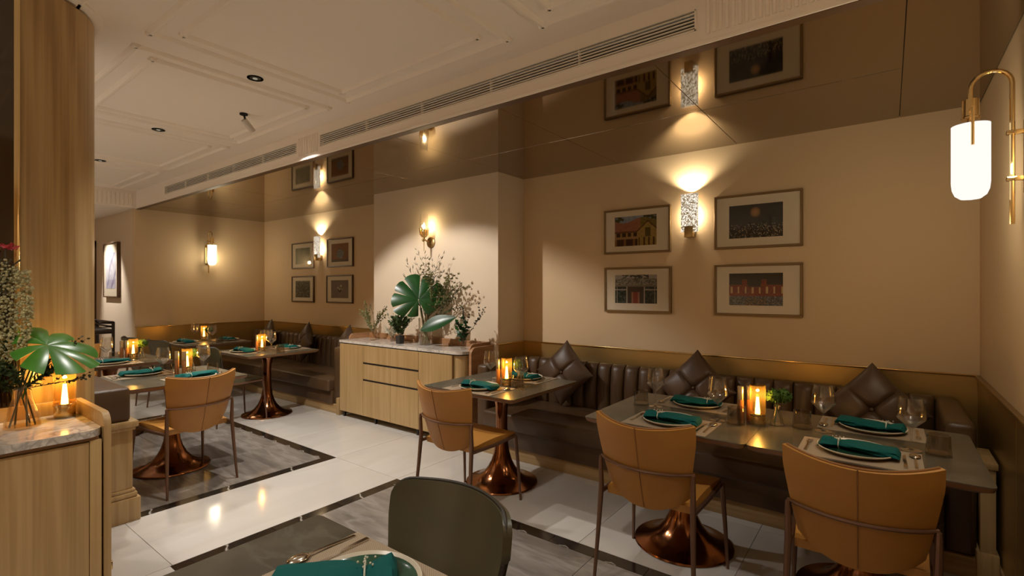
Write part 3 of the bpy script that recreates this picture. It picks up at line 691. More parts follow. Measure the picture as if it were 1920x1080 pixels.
for a, b in ((-4.726, -4.252), (-4.252, -3.808)):
    for nm, z0, z1 in (('drawer', 0.675, 0.86), ('drawer', 0.485, 0.655), ('door', 0.07, 0.465)):
        d = front(nm, a, b, z0, z1)
    for z in (0.655, 0.465):
        O('finger_groove', U(B(a-ox, b-ox, -hd-0.006, -hd+0.0125, z+0.001, z+0.019), DWOOD), sb)
for fx in (-hw+0.05, -hw*0.35, hw*0.35, hw-0.12):
    for fy in (-hd+0.03, hd-0.05):
        O('foot', M('sbfoot', B(-0.012, 0.012, -0.012, 0.012, 0, 0.07), DWOOD), sb, (fx, fy, 0))
O('gallery_back', U(B(-hw, hw, hd-0.022, hd, 0.90, 0.965, bev=0.003), GALW), sb)
def gal_side(bm):
    pts = [(hd, 0.90), (hd, 0.965)] + [(-0.03-0.06*math.sin(a), 0.905+0.06*math.cos(a)) for a in [PI/2*i/6 for i in range(7)]] + [(-0.09, 0.90)]
    loft(bm, [[(x, y, z) for y, z in pts] for x in (-0.011, 0.011)])
O('gallery_side', M('galside', gal_side, GALW), sb, (-hw+0.012, 0, 0))
O('gallery_side', M('galside', None, None), sb, (hw-0.012, 0, 0))
def end_panel(bm):
    pts = [(hd, 0.0), (hd, 0.935)] + [(-hd+0.16-0.07*math.sin(a), 0.865+0.07*math.cos(a)) for a in [PI/2*i/6 for i in range(7)]] + [(-hd+0.09, 0.0)]
    loft(bm, [[(x, y, z) for y, z in pts] for x in (0, 0.03)])
O('end_panel', U(end_panel, GALW), sb, (hw+0.012, 0, 0))

# service cabinet by the column
cb = thing('service_cabinet', 'light oak service cabinet with white marble top beside the round column', 'cabinet', (-2.85, 0, 0))
cx0, cx1, cy0, cy1, cz = -0.235, 0.234, -1.6, 0.645, 0.92
O('body', U(B(cx0, cx1-0.02, cy0, cy1-0.04, 0.08, cz-0.045), OAK), cb)
for a, b in ((-1.6, -1.045), (-1.045, -0.49), (-0.49, 0.06), (0.06, 0.575)):
    O('door', U(B(cx1-0.02, cx1-0.002, a+0.0015, b-0.0015, 0.085, cz-0.05, bev=0.0015, seg=1), OAK), cb)
O('corner_stile', U(B(cx1-0.05, cx1-0.001, 0.575, 0.615, 0.08, cz-0.045, bev=0.004), COLW), cb)
O('marble_top', U(lambda bm: prism(bm, [(cx0+0.02, cy0), (cx1+0.012, cy0)] + [(cx1+0.012-0.06+0.06*math.cos(a), cy1-0.025-0.06+0.06*math.sin(a)) for a in [PI/2*i/8 for i in range(9)]] + [(cx0+0.02, cy1-0.025)], cz-0.03, cz), WMARB), cb)
O('top_shadow', U(B(cx0, cx1-0.006, cy0, cy1-0.04, cz-0.045, cz-0.03), TEDGE), cb)
def cab_end(bm):
    top = cz+0.06; r = 0.055
    pts = [(cx0, 0.0), (cx0, top)] + [(cx1-r+0.004+r*math.sin(a), top-r+r*math.cos(a)) for a in [PI/2*i/8 for i in range(9)]] + [(cx1+0.004, 0.0)]
    loft(bm, [[(x, y, z) for x, z in pts] for y in (cy1-0.024, cy1)])
O('end_panel', U(cab_end, OAK), cb)
O('gallery_back', U(B(cx0, cx0+0.022, cy0, cy1-0.024, cz, cz+0.06, bev=0.002), OAK), cb)
O('plinth', U(B(cx0+0.02, cx1-0.05, cy0, cy1-0.04, 0, 0.08), DWOOD), cb)
O('latch', U(B(cx1-0.07, cx1-0.03, cy1, cy1+0.014, 0.30, 0.335, bev=0.002), BRASS), cb)

# dark wooden stand in the corridor
t = thing('serving_stand', 'dark wooden railed serving stand by the corridor wall', 'stand', (-8.95, 1.95, 0))
for a in (-0.42, 0.33):
    for c in (-0.2, 0.2):
        O('leg', M('ssleg', lambda bm: tube(bm, [(0, 0, 0), (0, 0, 1.03)], [0.016, 0.02], 8), DWOOD), t, (a, c, 0))
for z, r in ((1.03, 0.02), (0.975, 0.012)):
    O('rail', U(lambda bm: tube(bm, [(-0.42, -0.2, z), (0.33, -0.2, z), (0.33, 0.2, z), (-0.42, 0.2, z), (-0.42, -0.2, z)], r, 8), DWOOD), t)
O('tray', U(B(-0.43, 0.34, -0.21, 0.21, 0.88, 0.94, bev=0.01), DWOOD), t)
O('post', U(B(-0.03, 0.03, -0.215, -0.19, 0.93, 1.03), DWOOD), t)

# ------------------------------------------------------------------ tables
TZ = 0.765
TS = 0.43
def rrect(hx, hy, r, n=4):
    pts = []
    for sx, sy, a0 in ((1, 1, 0), (-1, 1, PI/2), (-1, -1, PI), (1, -1, 3*PI/2)):
        for i in range(n+1):
            a = a0+PI/2*i/n; pts.append((sx*(hx-r)+r*math.cos(a), sy*(hy-r)+r*math.sin(a)))
    return pts
def table(x, y, label, base=(0, 0)):
    t = thing('dining_table', label, 'table', (x, y, 0), 0, 'pedestal dining tables')
    O('table_top', M('ttop', lambda bm: prism(bm, rrect(TS, TS-0.002, 0.025), TZ-0.004, TZ), TTOP), t)
    def edge(bm):
        loft(bm, [[(px, py, z) for px, py in rrect(TS-i, TS-0.002-i, 0.025)] for z, i in ((TZ-0.035, 0.03), (TZ-0.022, 0.006), (TZ-0.004, 0.0))])
    O('edge_band', M('tedge', edge, TEDGE), t)
    prof = [(0.275, 0.0), (0.28, 0.006), (0.276, 0.014), (0.24, 0.022), (0.185, 0.042), (0.14, 0.075), (0.105, 0.12), (0.08, 0.17), (0.062, 0.23), (0.05, 0.31), (0.045, 0.42), (0.045, 0.52), (0.05, 0.60), (0.062, 0.66), (0.085, 0.705), (0.12, 0.728)]
    O('pedestal', M('tped', lambda bm: lathe(bm, prof, 40), COPPER, 50), t, (base[0], base[1], 0))
    return t
TABLES = dict(
    joined=(-0.97, 2.955, 'dark stone-topped table joined to the side-wall table', 'joined inner table'),
    wall=(-0.108, 2.955, 'dark stone-topped table beside the bronze side wall', 'side-wall table'),
    board=(-2.405, 3.035, 'dark stone-topped table beside the oak sideboard', 'table beside the sideboard'),
    divider=(-4.815, 1.60, 'dark stone-topped table beside the low leather divider', 'table by the low divider'),
    corridor=(-6.33, 1.55, 'dark stone-topped table toward the corridor behind the divider', 'table toward the corridor'),
    alcove=(-5.95, 2.97, 'dark stone-topped table at the alcove banquette under the pictures', 'table at the alcove banquette'),
    corner=(-7.60, 2.95, 'dark stone-topped table in the alcove corner by the sconce', 'alcove corner table'),
    olive=(-1.052, 0.482, 'dark stone-topped table with the olive chair', 'table with the olive chair'))
for k, (x, y, lb, _) in TABLES.items(): table(x, y, lb)

# ------------------------------------------------------------------ chairs
def chair(x, y, rz, label, group, kind='tan'):
    lm, pm = (TAN, TANP) if kind == 'tan' else (OLIVE, OLIVEP)
    t = thing('dining_chair', label, 'chair', (x, y, 0), rz, group)
    rr = 0.06 if kind == 'tan' else 0.26
    def back(u, v):
        a = math.sin(PI/2*(u*2-1))
        w_ = 0.185 + 0.052*min(1, v*1.25)**0.8
        # rounded outline: lower corners round, upper corners by kind
        zb = 0.435 + 0.085*abs(a)**2.4
        zt = (0.845 + 0.025*a*a) if kind == 'tan' else (0.868 - 0.05*(1-math.sqrt(max(0, 1-(max(0, abs(a)-0.79)/0.21)**2))))
        z = zb + (zt-zb)*v
        s = (z-0.44)/0.43
        return (a*w_, -0.205 - 0.12*s - 0.03*s*(1-s) + 0.10*a*a*(0.6+0.4*s), z)
    bk = O('backrest', M('cback_'+kind, lambda bm: shell(bm, lambda u, v: back(1-u, v), 32, 16, 0.026), lm, 50), t)
    def off(p, d):
        return (p[0], p[1]-d, p[2])
    rim = [off(back(i/32, 1), 0.012) for i in range(33)]
    if kind != 'tan': rim = [off(back(0, 0.4+i*0.06), 0.012) for i in range(10)] + rim + [off(back(1, 0.94-i*0.06), 0.012) for i in range(10)]
    O('piping', M('cpipe_'+kind, lambda bm: tube(bm, rim, 0.0045 if kind == 'tan' else 0.007, 6), pm), bk)
    if kind == 'tan':
        O('seam', M('cseam', lambda bm: tube(bm, [off(back(0.5, i/16), 0.0275) for i in range(17)], 0.0028, 5), pm), bk)
    O('seat', M('cseat_'+kind, lambda bm: shell(bm, lambda u, v: ((u*2-1)*(0.215+0.02*v), -0.19+0.43*v, 0.472+0.014*math.sin(PI*v)-0.02*(1-abs(u*2-1)**2)*math.sin(PI*v)+0.012*v), 10, 10, 0.035), lm, 50), t)
    for s in (-1, 1):
        O('leg', M('cfl%d' % s, lambda bm: tube(bm, [(s*0.268, 0.262, 0), (s*0.258, 0.246, 0.25), (s*0.247, 0.228, 0.455), (s*0.244, 0.215, 0.47)], [0.0085, 0.0115, 0.0145, 0.012], 8), CHF), t)
        O('leg', M('cbl%d' % s, lambda bm: tube(bm, [(s*0.252, -0.268, 0), (s*0.240, -0.238, 0.30), (s*0.234, -0.222, 0.48), (s*0.236, -0.226, 0.60), (s*0.2365, -0.2235, 0.635)], [0.0085, 0.0125, 0.0145, 0.0115, 0.009], 8), CHF), t)
        O('side_rail', M('csr%d' % s, lambda bm: tube(bm, [(s*0.244, 0.225, 0.462), (s*0.238, 0.0, 0.448), (s*0.234, -0.222, 0.452)], [0.012, 0.012, 0.012], 8), CHF), t)
    def bar(bm):
        pts = []
        for i in range(17):
            u = i/16; p = back(u, 0.46 if True else 0)
            a = u*2-1; s = (0.635-0.44)/0.43
            pts.append((a*0.2365, -0.205-0.12*s-0.03*s*(1-s)+0.10*a*a*(0.6+0.4*s)-0.034+0.012*abs(a)**8, 0.635-0.004*(1-a*a)))
        tube(bm, pts, 0.0075, 8)
    O('back_bar', M('cbar', bar, CHF), t)
TG = 'tan leather dining chairs'; OG = 'olive leather dining chairs'
chair(-0.955, 2.558, 0, 'tan leather chair with bronze legs at the joined inner table', TG)
chair(-0.10, 2.535, 0.03, 'tan leather chair with bronze legs at the side-wall table', TG)
chair(-2.352, 2.585, 0, 'tan leather chair with bronze legs at the table beside the sideboard', TG)
chair(-4.365, 1.54, PI/2+0.12, 'tan leather chair with bronze legs at the table by the low divider', TG)
chair(-7.05, 1.45, -PI/2, 'tan leather chair across the table toward the corridor', TG)
chair(-1.075, 0.845, PI, 'olive leather chair with dark piping at the bare stone table', OG, 'olive')
chair(-5.98, 2.585, 0, 'olive leather chair at the table of the alcove banquette', OG, 'olive')
chair(-7.95, 2.42, 0, 'olive leather chair beside the alcove end wall', OG, 'olive')
chair(-7.25, 2.50, 0.1, 'olive leather chair at the alcove corner table', OG, 'olive')

# ------------------------------------------------------------------ table ware
def placemat(x, y, rz, desc):
    o = O('placemat', M('mat', B(-0.225, 0.225, -0.155, 0.155, 0, 0.003), MATM, 0), None, (x, y, TZ), (0, 0, rz))
    tag(o, 'beige woven placemat on the ' + desc, 'placemat', 'woven placemats')
def plate(x, y, desc):
    t = thing('plate', 'green glazed plate on the ' + desc, 'plate', (x, y, TZ+0.003), 0, 'green glazed plates')
    O('body', M('plate', lambda bm: lathe(bm, [(0.085, 0), (0.12, 0.004), (0.146, 0.016), (0.148, 0.021), (0.144, 0.022), (0.136, 0.015)], 40, cap1=False), PLATEM), t)
    O('glaze', M('pglaze', lambda bm: lathe(bm, [(0.137, 0.016), (0.12, 0.009), (0.02, 0.0075)], 40, cap0=False), GLAZE), t)
def napkin(x, y, rz, desc, z=None):
    t = thing('napkin', 'rolled teal cloth napkin on the ' + desc, 'napkin', (x, y, TZ+0.012 if z is None else z), rz, 'teal napkins')
    def f(bm):
        rings = []; N = 22
        for i in range(N+1):
            s = i/N
            pin = math.exp(-((s-0.26)/0.07)**2)
            w_ = 0.052+0.010*s-0.026*pin+0.016*math.exp(-((s-0.0)/0.08)**2)
            h_ = 0.040-0.006*s-0.010*pin
            if i in (0, N): w_ *= 0.8; h_ *= 0.4
            ring = []
            for k in range(20):
                a = 2*PI*k/20
                r_ = 1+0.13*math.sin(4*a+6*s)*(1-pin)+0.06*math.sin(7*a-9*s)
                ring.append((-0.15+0.30*s, w_*math.cos(a)*r_+0.008*math.sin(5*s), max(0.0, h_*0.5+h_*0.5*math.sin(a)*r_)))
            rings.append(ring)
        loft(bm, rings)
    O('cloth', M('napkin', f, TEAL, 60), t)
    def spr(bm):
        tube(bm, [(-0.072, 0.036*math.cos(a), 0.018+0.020*math.sin(a)) for a in [2*PI*i/16 for i in range(17)]], 0.0022, 5)
        r2 = random.Random(5)
        for i in range(9): sphere(bm, (-0.078+r2.uniform(-0.02, 0.025), r2.uniform(-0.03, 0.02), 0.040+r2.uniform(-0.004, 0.008)), 0.003, seg=6, rings=4)
    O('blossom_tie', M('ntie', spr, BLOSSOM), t)
def fork(x, y, rz, desc):
    def f(bm):
        loft(bm, [[(-0.006, -0.10, 0), (0.006, -0.10, 0), (0.006, -0.10, 0.003), (-0.006, -0.10, 0.003)], [(-0.003, 0.02, 0.003), (0.003, 0.02, 0.003), (0.003, 0.02, 0.006), (-0.003, 0.02, 0.006)],
                  [(-0.011, 0.05, 0.0), (0.011, 0.05, 0.0), (0.011, 0.05, 0.003), (-0.011, 0.05, 0.003)]])
        for i in range(4): box(bm, -0.011+i*0.0064, -0.0082+i*0.0064, 0.05, 0.098, 0.001, 0.004)
    o = O('fork', M('fork', f, STEEL), None, (x, y, TZ+0.003), (0, 0, rz)); tag(o, 'steel fork on the ' + desc, 'fork', 'steel forks')
def knife(x, y, rz, desc):
    def f(bm):
        loft(bm, [[(-0.007*a, yy, 0), (0.007*b, yy, 0), (0.007*b, yy, h_), (-0.007*a, yy, h_)] for yy, a, b, h_ in ((-0.11, 1, 1, 0.006), (-0.02, 0.7, 0.7, 0.006), (-0.01, 1.1, 0.6, 0.003), (0.08, 1.2, 0.5, 0.002), (0.105, 0.1, 0.4, 0.002))])
    o = O('knife', M('knife', f, STEEL), None, (x, y, TZ+0.003), (0, 0, rz)); tag(o, 'steel knife on the ' + desc, 'knife', 'steel knives')
def spoon(x, y, rz, desc):
    def f(bm):
        loft(bm, [[(-0.006, -0.10, 0), (0.006, -0.10, 0), (0.006, -0.10, 0.003), (-0.006, -0.10, 0.003)], [(-0.003, 0.03, 0.006), (0.003, 0.03, 0.006), (0.003, 0.03, 0.009), (-0.003, 0.03, 0.009)],
                  [(-0.005, 0.05, 0.004), (0.005, 0.05, 0.004), (0.005, 0.05, 0.007), (-0.005, 0.05, 0.007)]])
        m_ = Matrix.Translation((0, 0.075, 0.0075)) @ Matrix.Diagonal((0.021, 0.031, 0.0075, 1))
        bmesh.ops.create_uvsphere(bm, u_segments=14, v_segments=8, radius=1, matrix=m_)
    o = O('spoon', M('spoon', f, STEEL), None, (x, y, TZ+0.003), (0, 0, rz)); tag(o, 'steel spoon on the ' + desc, 'spoon', 'steel spoons')
def wine(x, y, desc, z=TZ):
    t = thing('wine_glass', 'clear angular wine glass on the ' + desc, 'wine glass', (x, y, z), 0, 'clear wine glasses')
    O('foot', M('wfoot', lambda bm: lathe(bm, [(0.040, 0), (0.040, 0.002), (0.012, 0.004), (0.004, 0.012)], 24), CLEAR), t)
    O('stem', M('wstem', lambda bm: lathe(bm, [(0.004, 0.012), (0.0035, 0.06), (0.005, 0.098)], 10), CLEAR), t)
    O('bowl', M('wbowl', lambda bm: lathe(bm, [(0.004, 0.096), (0.012, 0.102), (0.054, 0.145), (0.056, 0.152), (0.051, 0.195), (0.043, 0.24), (0.0415, 0.24), (0.049, 0.195), (0.0535, 0.152), (0.052, 0.147), (0.011, 0.106), (0.0, 0.104)], 28, cap0=False, cap1=False), CLEAR), t)
def tumbler(x, y, desc):
    t = thing('tumbler', 'smoked glass tumbler on the ' + desc, 'tumbler', (x, y, TZ), 0, 'smoked glass tumblers')
    O('glass', M('tumb', lambda bm: lathe(bm, [(0.046, 0), (0.0475, 0.004), (0.041, 0.092), (0.039, 0.092), (0.044, 0.012), (0.0, 0.010)], 24, cap1=False), SMOKE), t)
LAMPS = []
def lamp(x, y, desc, z=TZ, watts=1.2):
    t = thing('candle_lamp', 'amber glass candle lamp with brass base on the ' + desc, 'table lamp', (x, y, z), 0, 'amber candle lamps')
    O('base', M('lbase', lambda bm: lathe(bm, [(0.0, 0.0), (0.037, 0.0), (0.038, 0.003), (0.038, 0.052), (0.036, 0.056), (0.0, 0.056)], 28, cap0=False, cap1=False), BRASS), t)
    O('base_ring', M('lring', lambda bm: lathe(bm, [(0.0385, 0.048), (0.0412, 0.05), (0.0412, 0.06), (0.0385, 0.062)], 28, cap0=False, cap1=False), BRASSP), t)
    O('glass_shade', M('lshade', lambda bm: lathe(bm, [(0.0405, 0.055), (0.0405, 0.212), (0.0392, 0.213), (0.0392, 0.055)], 28, cap0=False, cap1=False), AMBER), t)
    O('flame', M('lflame', lambda bm: lathe(bm, [(0.013, 0.058), (0.0125, 0.075), (0.007, 0.148), (0.0055, 0.15)], 14), FLAME), t)
    O('flame_cap', M('lcap', lambda bm: lathe(bm, [(0.0035, 0.15), (0.0035, 0.158)], 10), ABRASS), t)
    point((x, y, z+0.17), watts, (1, 0.66, 0.28), 0.008)
def shaker(x, y, desc):
    t = thing('shaker', 'slim amber shaker on the ' + desc, 'shaker', (x, y, TZ), 0, 'slim amber shakers')
    O('bottle', M('shb', lambda bm: lathe(bm, [(0.0165, 0), (0.017, 0.004), (0.017, 0.118), (0.015, 0.122)], 18), AMBB), t)
    O('cap', M('shc', lambda bm: lathe(bm, [(0.0165, 0.122), (0.0165, 0.192), (0.015, 0.196)], 18), CAPM), t)
AMBB = mat('amber_body', (0.26, 0.10, 0.03), 0.2, coat=0.4)
def posy(x, y, desc, two=True):
    t = thing('posy_vase', 'small glass flask with green pompom flowers on the ' + desc, 'vase', (x, y, TZ), 0, 'pompom posy vases')
    O('flask', M('flask', lambda bm: lathe(bm, [(0.036, 0), (0.037, 0.004), (0.03, 0.03), (0.014, 0.075), (0.0125, 0.095), (0.017, 0.105), (0.0155, 0.105), (0.011, 0.094), (0.0125, 0.075), (0.028, 0.03), (0.033, 0.006), (0, 0.005)], 22, cap1=False), CLEAR), t)
    def st(bm):
        for a in (0.3, 2.2, 4.1): tube(bm, [(0.02*math.cos(a), 0.02*math.sin(a), 0.008), (0.003*math.cos(a), 0.003*math.sin(a), 0.09), (-0.02*math.cos(a), -0.02*math.sin(a), 0.14)], 0.0022, 5)
    O('stem', M('pstem', st, FERN), t)
    def pom(bm):
        r2 = random.Random(3)
        sphere(bm, (0, 0, 0), 0.033, seg=10, rings=7)
        for i in range(260):
            u = r2.uniform(-1, 1); a = r2.uniform(0, 2*PI); s = math.sqrt(1-u*u)
            d = Vector((s*math.cos(a), s*math.sin(a), u)); p = d*0.030; q = d*r2.uniform(0.040, 0.048); e = d.orthogonal().normalized()*0.0035
            f_ = [bm.verts.new(v) for v in (p-e, p+e, q)]; bm.faces.new(f_)
    O('pompom', M('pom', pom, POM, 0), t, (-0.012, 0.0, 0.155))
    if two: O('pompom', M('pom', None, None), t, (0.032, 0.012, 0.160), (0.4, 0.3, 0))

def place(cx, cy, ang, sidename, k, wine_=True, tum=True, cut=True, nap=0.0):
    """local frame: diner sits at -y, +x to the diner's right"""
    d = TABLES[k][3]
    desc = (sidename + ' of the ' + d) if sidename else d
    c, s = math.cos(ang), math.sin(ang)
    tx, ty = TABLES[k][0]+cx, TABLES[k][1]+cy
    def P(x, y): return tx+x*c-y*s, ty+x*s+y*c
    placemat(*P(0.0, -0.262), ang, desc)
    plate(*P(-0.01, -0.245), desc)
    napkin(*P(0.0, -0.245), ang+nap, desc)
    if cut:
        fork(*P(-0.195, -0.25), ang, desc)
        knife(*P(0.165, -0.27), ang, desc)
        spoon(*P(0.20, -0.255), ang, desc)
    if wine_: wine(*P(0.19, -0.056), desc)
    if tum: tumbler(*P(0.285, -0.06), desc)
CHS, BNS = 'chair side', 'bench side'
place(0.02, 0, 0, CHS, 'joined', nap=0.05)
place(0.0, 0, PI, BNS, 'joined', nap=0.1)
place(0.0, 0, 0, CHS, 'wall', nap=-0.06)
place(0.03, 0, PI, BNS, 'wall', nap=-0.12)
lamp(-0.567, 2.955, 'seam of the two joined tables'); shaker(-0.655, 2.965, 'joined tables beside the lamp'); shaker(-0.618, 3.005, 'joined tables behind the lamp')
posy(-0.48, 3.0, 'seam of the two joined tables')
place(0.0, -0.01, 0, CHS, 'board', wine_=False, tum=False, nap=0.0)
place(0.02, 0.02, PI, BNS, 'board', wine_=False, tum=False, nap=-0.2)
d = 'table beside the sideboard'
wine(-2.53, 3.05, 'sideboard end of the '+d); wine(-2.148, 2.94, 'lit edge of the '+d)
lamp(-2.305, 2.97, d); shaker(-2.40, 2.985, 'chair half of the '+d); shaker(-2.385, 3.03, 'bench half of the '+d); tumbler(-2.21, 2.99, d); posy(-2.26, 3.07, d, False)
place(-0.02, -0.14, -PI/2, 'corridor side', 'divider', wine_=False, tum=False)
place(0.0, 0.10, PI/2, CHS, 'divider', wine_=False, tum=False, nap=0.3)
d = 'table by the low divider'
wine(-4.894, 1.561, 'divider end of the '+d); wine(-4.84, 1.85, 'alcove end of the '+d); tumbler(-4.96, 1.61, 'divider end of the '+d); tumbler(-4.675, 1.861, 'alcove end of the '+d)
shaker(-4.905, 1.665, 'divider end of the '+d); shaker(-4.845, 1.70, 'middle of the '+d); lamp(-4.905, 1.745, d); posy(-5.01, 1.815, d)
place(0.0, -0.05, PI/2, 'column side', 'corridor', wine_=False, tum=False)
d = 'table toward the corridor'
wine(-6.25, 1.50, 'divider end of the '+d); wine(-6.42, 1.55, 'middle of the '+d); tumbler(-6.30, 1.58, d); shaker(-6.39, 1.665, 'divider end of the '+d); shaker(-6.36, 1.70, 'middle of the '+d)
lamp(-6.32, 1.745, d); posy(-6.36, 1.83, d)
place(-0.05, 0, 0, CHS, 'alcove', wine_=False, tum=False)
place(0.02, 0, PI, BNS, 'alcove', wine_=False, tum=False)
d = 'table at the alcove banquette'
lamp(-5.83, 2.85, d); shaker(-5.93, 2.84, d); wine(-5.73, 2.91, 'lamp corner of the '+d); wine(-6.02, 3.02, 'bench half of the '+d); wine(-5.98, 2.95, 'middle of the '+d); tumbler(-5.62, 2.96, d)
place(-0.05, 0, 0, CHS, 'corner', wine_=False, tum=False)
place(0.05, 0, PI, BNS, 'corner', wine_=False, tum=False)
d = 'alcove corner table'
lamp(-7.78, 2.98, d); posy(-7.68, 3.0, d); wine(-7.45, 2.96, 'alcove side of the '+d); wine(-7.92, 2.92, 'wall side of the '+d); tumbler(-7.40, 3.03, d)
# the bare stone table with the olive chair
placemat(-1.05, 0.755, PI, 'table with the olive chair'); plate(-1.02, 0.736, 'table with the olive chair')
napkin(-1.075, 0.70, -2.25, 'table with the olive chair', TZ+0.02)
spoon(-1.262, 0.79, PI-0.02, 'table with the olive chair'); knife(-1.212, 0.79, PI, 'table with the olive chair')

# ------------------------------------------------------------------ plants
def monstera(bm, size=0.3, sectors=11, gap=0.11, droop=0.25, fold=0.05):
    th0, th1 = -PI*0.5+0.22, PI*1.5-0.22
    def R(th):
        a = (th-PI/2)   # 0 at the tip
        c = math.cos(a)
        return size*(0.97+0.03*math.cos(3*a) if c > 0 else 0.97-0.42*(-c)**1.3)
    for k in range(sectors):
        a0 = th0+(th1-th0)*k/sectors; a1 = th0+(th1-th0)*(k+1)/sectors
        rk = random.Random(k*7+sectors); sc_ = rk.uniform(0.84, 1.06); gk = gap*(1.5 if k % 2 else 0.55); mid = rk.uniform(0.35, 0.6)
        def pt(u, v):
            rho = 0.02+0.98*v
            g = gk*max(0, (rho-mid)/(1-mid))**0.6
            lo, hi = a0+(a1-a0)*g, a1-(a1-a0)*g
            th = lo+(hi-lo)*u
            tipr = 1-0.05*abs(2*u-1)**3
            r = R(th)*(rho*tipr if rho < mid else (mid+(rho-mid)*sc_)*tipr)
            x, y = r*math.cos(th), r*math.sin(th)
            z = -droop*size*rho*rho + fold*size*abs(math.cos(th))*rho + 0.03*size*(1-(2*u-1)**2)*rho
            return (x, y, z)
        shell(bm, pt, 5, 7, 0.0015)
def leaf_mesh(bm, L, W, bend=0.2, n=8):
    def pt(u, v):
        a = u*2-1; w_ = W*math.sin(PI*min(1, v*0.97+0.02))**0.8*(1-0.25*v)
        return (a*w_, L*v, -bend*L*v*v + 0.25*abs(a)*w_)
    shell(bm, pt, 4, n, 0.001)
def twig(bm, p0, d, L, rg, leaf=0.03, lw=0.005, r=0.0022, n=7, curve=0.25, leaves=True):
    """curved thin twig; returns leaf placements"""
    d = Vector(d).normalized(); p = Vector(p0); pts = [p.copy()]; side = Vector((rg.uniform(-1, 1), rg.uniform(-1, 1), rg.uniform(-0.3, 0.5)))*curve
    for i in range(n):
        d = (d + side/n).normalized(); p = p + d*L/n; pts.append(p.copy())
    tube(bm, pts, [r*(1-0.7*i/n) for i in range(n+1)], 4, False)
    return pts
def quad_leaf(bm, p, d, L, W, rg):
    d = d.normalized(); s = d.cross(Vector((rg.uniform(-1, 1), rg.uniform(-1, 1), rg.uniform(-1, 1)))).normalized()*W
    vs = [bm.verts.new(v) for v in (p, p+d*L*0.45+s, p+d*L, p+d*L*0.45-s)]; bm.faces.new(vs)
def spray(bm_t, bm_l, p0, dirs, L, rg, leaf, lw, per=4, sub=True, curve=0.5):
    for d in dirs:
        pts = twig(bm_t, p0, d, L*rg.uniform(0.75, 1.1), rg, curve=curve)
        for i in range(2, len(pts)):
            for k in range(per):
                t_ = (pts[i]-pts[i-1]).normalized()
                dd = (t_ + Vector((rg.uniform(-1, 1), rg.uniform(-1, 1), rg.uniform(-1, 1)))*0.9)
                quad_leaf(bm_l, pts[i-1].lerp(pts[i], rg.random()), dd, leaf*rg.uniform(0.6, 1.2), lw, rg)
        if sub:
            for i in (3, 4, 5):
                d2 = (pts[i]-pts[i-1]).normalized()+Vector((rg.uniform(-1, 1), rg.uniform(-1, 1), rg.uniform(-0.3, 0.8)))*0.6
                q = twig(bm_t, pts[i], d2, L*0.35, rg, r=0.0014, n=4, curve=curve)
                for j in range(1, len(q)):
                    for k in range(per): quad_leaf(bm_l, q[j], (q[j]-q[j-1]).normalized()+Vector((rg.uniform(-1, 1), rg.uniform(-1, 1), rg.uniform(-1, 1)))*0.8, leaf*rg.uniform(0.5, 1), lw, rg)
def spray_part(parent, p0, dirs, L, seed, leaf, lw, lm, per=4, sub=True, curve=0.5, name='spray'):
    rg = random.Random(seed); bt, bl = bmesh.new(), bmesh.new()
    spray(bt, bl, p0, dirs, L, rg, leaf, lw, per, sub, curve)
    if parent.location.y > 3:          # keep clear of the pilaster behind
        lim = PY-0.03-parent.location.y
        for b_ in (bt, bl):
            for v_ in b_.verts:
                if v_.co.y > lim*0.6: v_.co.y = lim*0.6+lim*0.4*(1-math.exp(-(v_.co.y-lim*0.6)/(lim*0.4)))
    for nm, bm, mm in ((name, bt, TWIG), ('foliage', bl, lm)):
        me = bpy.data.meshes.new(nm); bm.to_mesh(me); bm.free(); me.materials.append(mm)
        if nm == name: root = O(nm, me, parent)
        else: o = O(nm, me, root); o['kind'] = 'stuff'
    return root

SBZ = 0.90
v = thing('monstera_vase', 'tall glass vase with a big monstera leaf and feathery branches on the sideboard', 'flower vase', (-3.98, 3.70, SBZ))
O('vase', U(lambda bm: lathe(bm, [(0.072, 0), (0.075, 0.005), (0.075, 0.29), (0.072, 0.29), (0.071, 0.012), (0, 0.01)], 26, cap1=False), CLEAR), v)
def stems(bm):
    rg = random.Random(4)
    for i in range(20):
        a = rg.uniform(0, 2*PI); tube(bm, [(0.05*math.cos(a), 0.05*math.sin(a), 0.014), (0.03*math.cos(a+2), 0.03*math.sin(a+2), 0.16), (0.045*math.cos(a+3), 0.045*math.sin(a+3), 0.31), (0.06*math.cos(a+3), 0.06*math.sin(a+3), 0.40)], 0.003, 5)
O('stem', U(stems, OLIV), v)
O('monstera_leaf', U(lambda bm: monstera(bm, 0.315, 9, 0.075, 0.16, 0.10), LEAF, 40), v, (0.02, -0.12, 0.485), (Matrix.Rotation(math.radians(46), 4, 'Z') @ Matrix.Rotation(math.radians(70), 4, 'X') @ Matrix.Rotation(math.radians(14), 4, 'Z')).to_euler())
O('petiole', U(lambda bm: tube(bm, [(0, 0, 0.15), (0.0, -0.05, 0.35), (0.018, -0.11, 0.48)], 0.005, 6), LEAF), v)
O('monstera_leaf', U(lambda bm: leaf_mesh(bm, 0.40, 0.10, 0.12), LEAF, 40), v, (0.10, -0.16, 0.17), (Matrix.Rotation(math.radians(8), 4, 'Z') @ Matrix.Rotation(math.radians(60), 4, 'X') @ Matrix.Rotation(math.radians(-62), 4, 'Z')).to_euler())
spray_part(v, (0.0, 0, 0.3), [(-0.62, 0.02, 1), (-0.75, 0.0, 1.0), (-0.5, 0.03, 1.1)], 0.72, 11, 0.07, 0.005, TWIG, 4, False, 0.3, 'branch')
spray_part(v, (0.03, 0, 0.3), [(0.12, 0.02, 1), (0.0, 0.05, 1), (0.24, 0, 1)], 0.70, 12, 0.06, 0.004, TWIG, 3, True, 0.3, 'branch')
